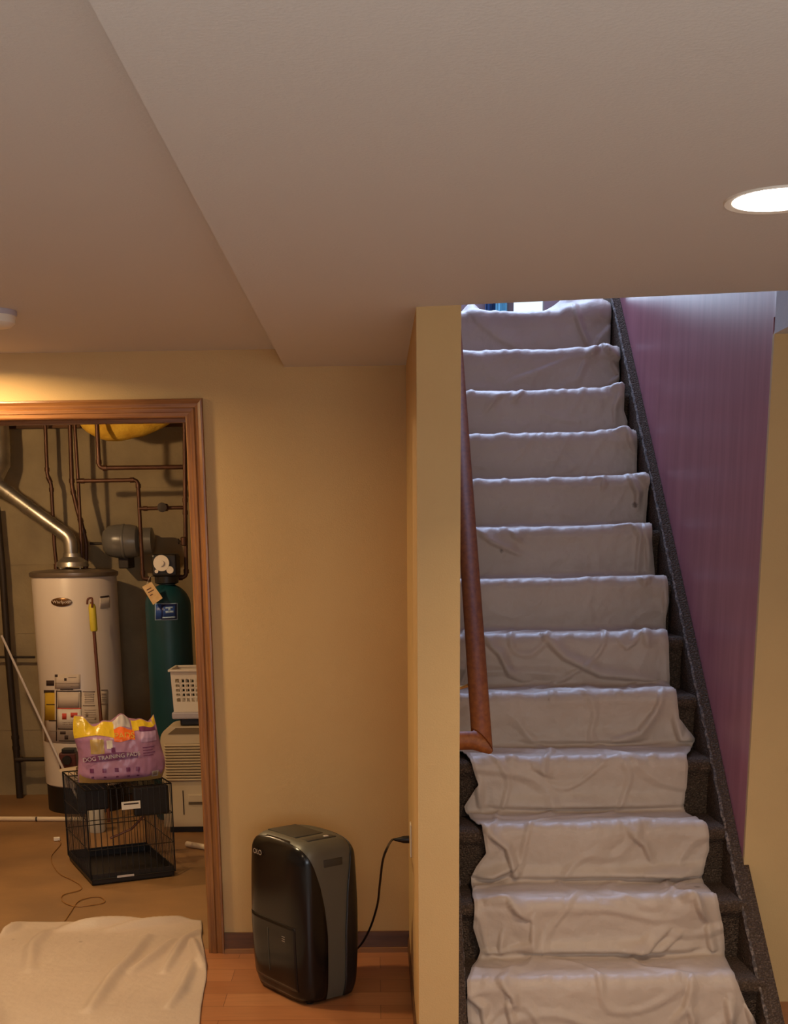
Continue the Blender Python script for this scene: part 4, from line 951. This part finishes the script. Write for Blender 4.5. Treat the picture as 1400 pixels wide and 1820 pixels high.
for k in range(ns): z = zg0+(zg1-zg0)*(k+.5)/ns; b.obox(((ax0+ax1)/2, AY-.006, z), (ax1-ax0-.045, .012, .0065), rx=R(25))
b.out('louvre', M['beige'], gb)
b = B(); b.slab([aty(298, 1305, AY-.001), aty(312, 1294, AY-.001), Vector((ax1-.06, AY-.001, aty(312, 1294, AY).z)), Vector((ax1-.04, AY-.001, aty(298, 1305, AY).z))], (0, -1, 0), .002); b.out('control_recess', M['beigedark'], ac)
b = B(); b.box((aty(335, 1425, AY).x, AY-.012, aty(340, 1425, AY).z), (ax1-.03, AY+.002, aty(340, 1412, AY).z), .003); b.out('bucket_handle', M['beige'], ac)
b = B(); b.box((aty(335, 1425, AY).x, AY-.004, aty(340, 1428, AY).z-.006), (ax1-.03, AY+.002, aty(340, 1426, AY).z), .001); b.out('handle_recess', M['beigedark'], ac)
b = B(); q0, q1 = aty(325, 1405, AY), aty(328, 1448, AY); b.box((q0.x-.003, AY-.002, q1.z), (q0.x+.003, AY+.002, q0.z)); b.out('bucket_seam', M['ink'], ac)
b = B(); b.box((ax0+.03, AY+.02, 0), (ax1-.03, AY+.23, .036)); b.out('wheel_base', M['black'], ac)
# small bin + lid + basket stacked
bz = az-.02+.005
t = empty('storage_tub', (ax0+.2, AY+.12, az-.015), label='pale blue lidded tub between the beige dehumidifier and the white basket', cat='tub')
lz0 = az-.012; lz1 = aty(330, 1266, AY).z
b = B(); b.box((ax0+.11, AY+.03, lz0), (ax1-.02, AY+.22, lz0+(lz1-lz0)*.55), .006); b.out('tub', M['black'], t)
b = B(); b.box((ax0+.07, AY+.0, lz0+(lz1-lz0)*.5), (ax1, AY+.24, lz1), .008); b.out('lid', M['palegrey'], t)
bx0 = aty(303, 1200, AY).x; bx1 = aty(309, 1262, AY).x; zt_ = aty(303, 1192, AY).z; zb_ = lz1+.001
bk = empty('laundry_basket', ((bx0+bx0+.36)/2, AY+.1, zb_), label='white perforated plastic basket, topmost of the stack beside the green tank', cat='basket')
bw_, bd_ = .36, .24; ins_ = bx1-bx0
def bq(x, z, y=0): t_ = (z-zb_)/(zt_-zb_); return x
def basket_wall(p0, p1, q0, q1, nu2, nv2):
    """bottom edge p0-p1, top edge q0-q1, lattice of bars"""
    b = B(); p0, p1, q0, q1 = map(Vector, (p0, p1, q0, q1))
    f = lambda s_, t_: (p0*(1-s_)+p1*s_)*(1-t_)+(q0*(1-s_)+q1*s_)*t_
    nn = (p1-p0).cross(q0-p0).normalized()*.0022
    def quad(s0, s1, t0, t1):
        V = [f(s0, t0), f(s1, t0), f(s1, t1), f(s0, t1)]; b.slab([v-nn*.5 for v in V], nn, 1)
    quad(0, 1, 0, .25); quad(0, 1, .80, 1); quad(0, .06, .25, .8); quad(.94, 1, .25, .8)
    for k in range(1, nu2): c0 = .06+.88*k/nu2; quad(c0-.012, c0+.012, .25, .8)
    for k in range(1, nv2): c0 = .25+.55*k/nv2; quad(.06, .94, c0-.022, c0+.022)
    return b
A0, A1, A2, A3 = (bx0+ins_, AY+ins_*.6, zb_), (bx0+bw_-ins_, AY+ins_*.6, zb_), (bx0+bw_-ins_, AY+bd_-ins_*.6, zb_), (bx0+ins_, AY+bd_-ins_*.6, zb_)
T0, T1, T2, T3 = (bx0, AY, zt_), (bx0+bw_, AY, zt_), (bx0+bw_, AY+bd_, zt_), (bx0, AY+bd_, zt_)
for p_, q_, r_, s_, nn_ in ((A0, A1, T0, T1, 12), (A1, A2, T1, T2, 8), (A2, A3, T2, T3, 12), (A3, A0, T3, T0, 8)): basket_wall(p_, q_, r_, s_, nn_, 5).out('lattice_side', M['offwhite'], bk)
b = B(); b.slab([A0, A1, A2, A3], (0, 0, 1), .003); b.out('bottom', M['offwhite'], bk)
b = B(); e = .012
b.box((bx0-e, AY-e, zt_-.006), (bx0+bw_+e, AY+.004, zt_+.006), .002); b.box((bx0-e, AY+bd_-.004, zt_-.006), (bx0+bw_+e, AY+bd_+e, zt_+.006), .002); b.box((bx0-e, AY, zt_-.006), (bx0+.004, AY+bd_, zt_+.006), .002); b.box((bx0+bw_-.004, AY, zt_-.006), (bx0+bw_+e, AY+bd_, zt_+.006), .002)
b.out('rim', M['offwhite'], bk)

# PVC on the floor
def r_at(u_, v_, z): return atz(u_, v_, z)
a0, a1 = r_at(-30, 1455, .014), r_at(183, 1456, .014)
pv = empty('pvc_drain_pipe', a1, label='long white plastic drain pipe lying along the closet floor', cat='pipe')
b = B(); b.tube([a0, a1], .0135, 14); b.out('tube', M['pvc'], pv, True)
c_ = r_at(65, 1456, .014); d_ = (a1-a0).normalized(); b = B(); b.tube([c_-d_*.004, c_+d_*.004], .0142, 14); b.out('joint_ring', M['ink'], pv, True)
b = B(); b.tube([a1-d_*.03, a1+d_*.005], .018, 14); b.out('coupling', M['pvc'], pv, True)
a0, a1 = r_at(332, 1500, .016), r_at(362, 1505, .016)
tag(B().tube([a0, a1+(a1-a0)*.6], .0155, 16).out('pvc_offcut', M['pvc'], None, True), 'short white plastic pipe offcut on the floor against the door casing', 'pipe')
jq = atz(168, 1500); jg = empty('plastic_jug', jq+Vector((.0, .35, 0)), label='pale plastic jug standing on the floor behind the wire crate', cat='jug')
jc = atz(172, 1478); B().lathe([(.045, 0), (.05, .01), (.05, .15), (.035, .19), (.016, .205), (.016, .22)], jc, 20).out('bottle', M['clear'], jg, True)
B().lathe([(.018, .218), (.018, .238), (.001, .238)], jc, 16).out('cap', M['offwhite'], jg, True)
# thin cord with small plug
cp = [(100, 1492), (108, 1500), (92, 1520), (93, 1535), (106, 1553), (126, 1563), (142, 1573), (142, 1582), (113, 1590), (110, 1600), (122, 1608), (140, 1611), (160, 1609), (182, 1605), (186, 1600), (176, 1594), (155, 1596), (138, 1603), (126, 1620), (115, 1637)]
cdo = empty('thin_cord', atz(140, 1582), label='thin brown cord looping across the closet floor to the drop cloth', cat='cord')
b = B(); b.tube(smooth_curve([atz(u_, v_, .004) for u_, v_ in cp], 6), .0026, 6); b.out('wire', M['thincord'], cdo, True)
q = atz(101, 1491, .012); b = B(); b.obox(q, (.035, .022, .02), rz=.3, bev=.004); b.out('small_plug', M['offwhite'], cdo)
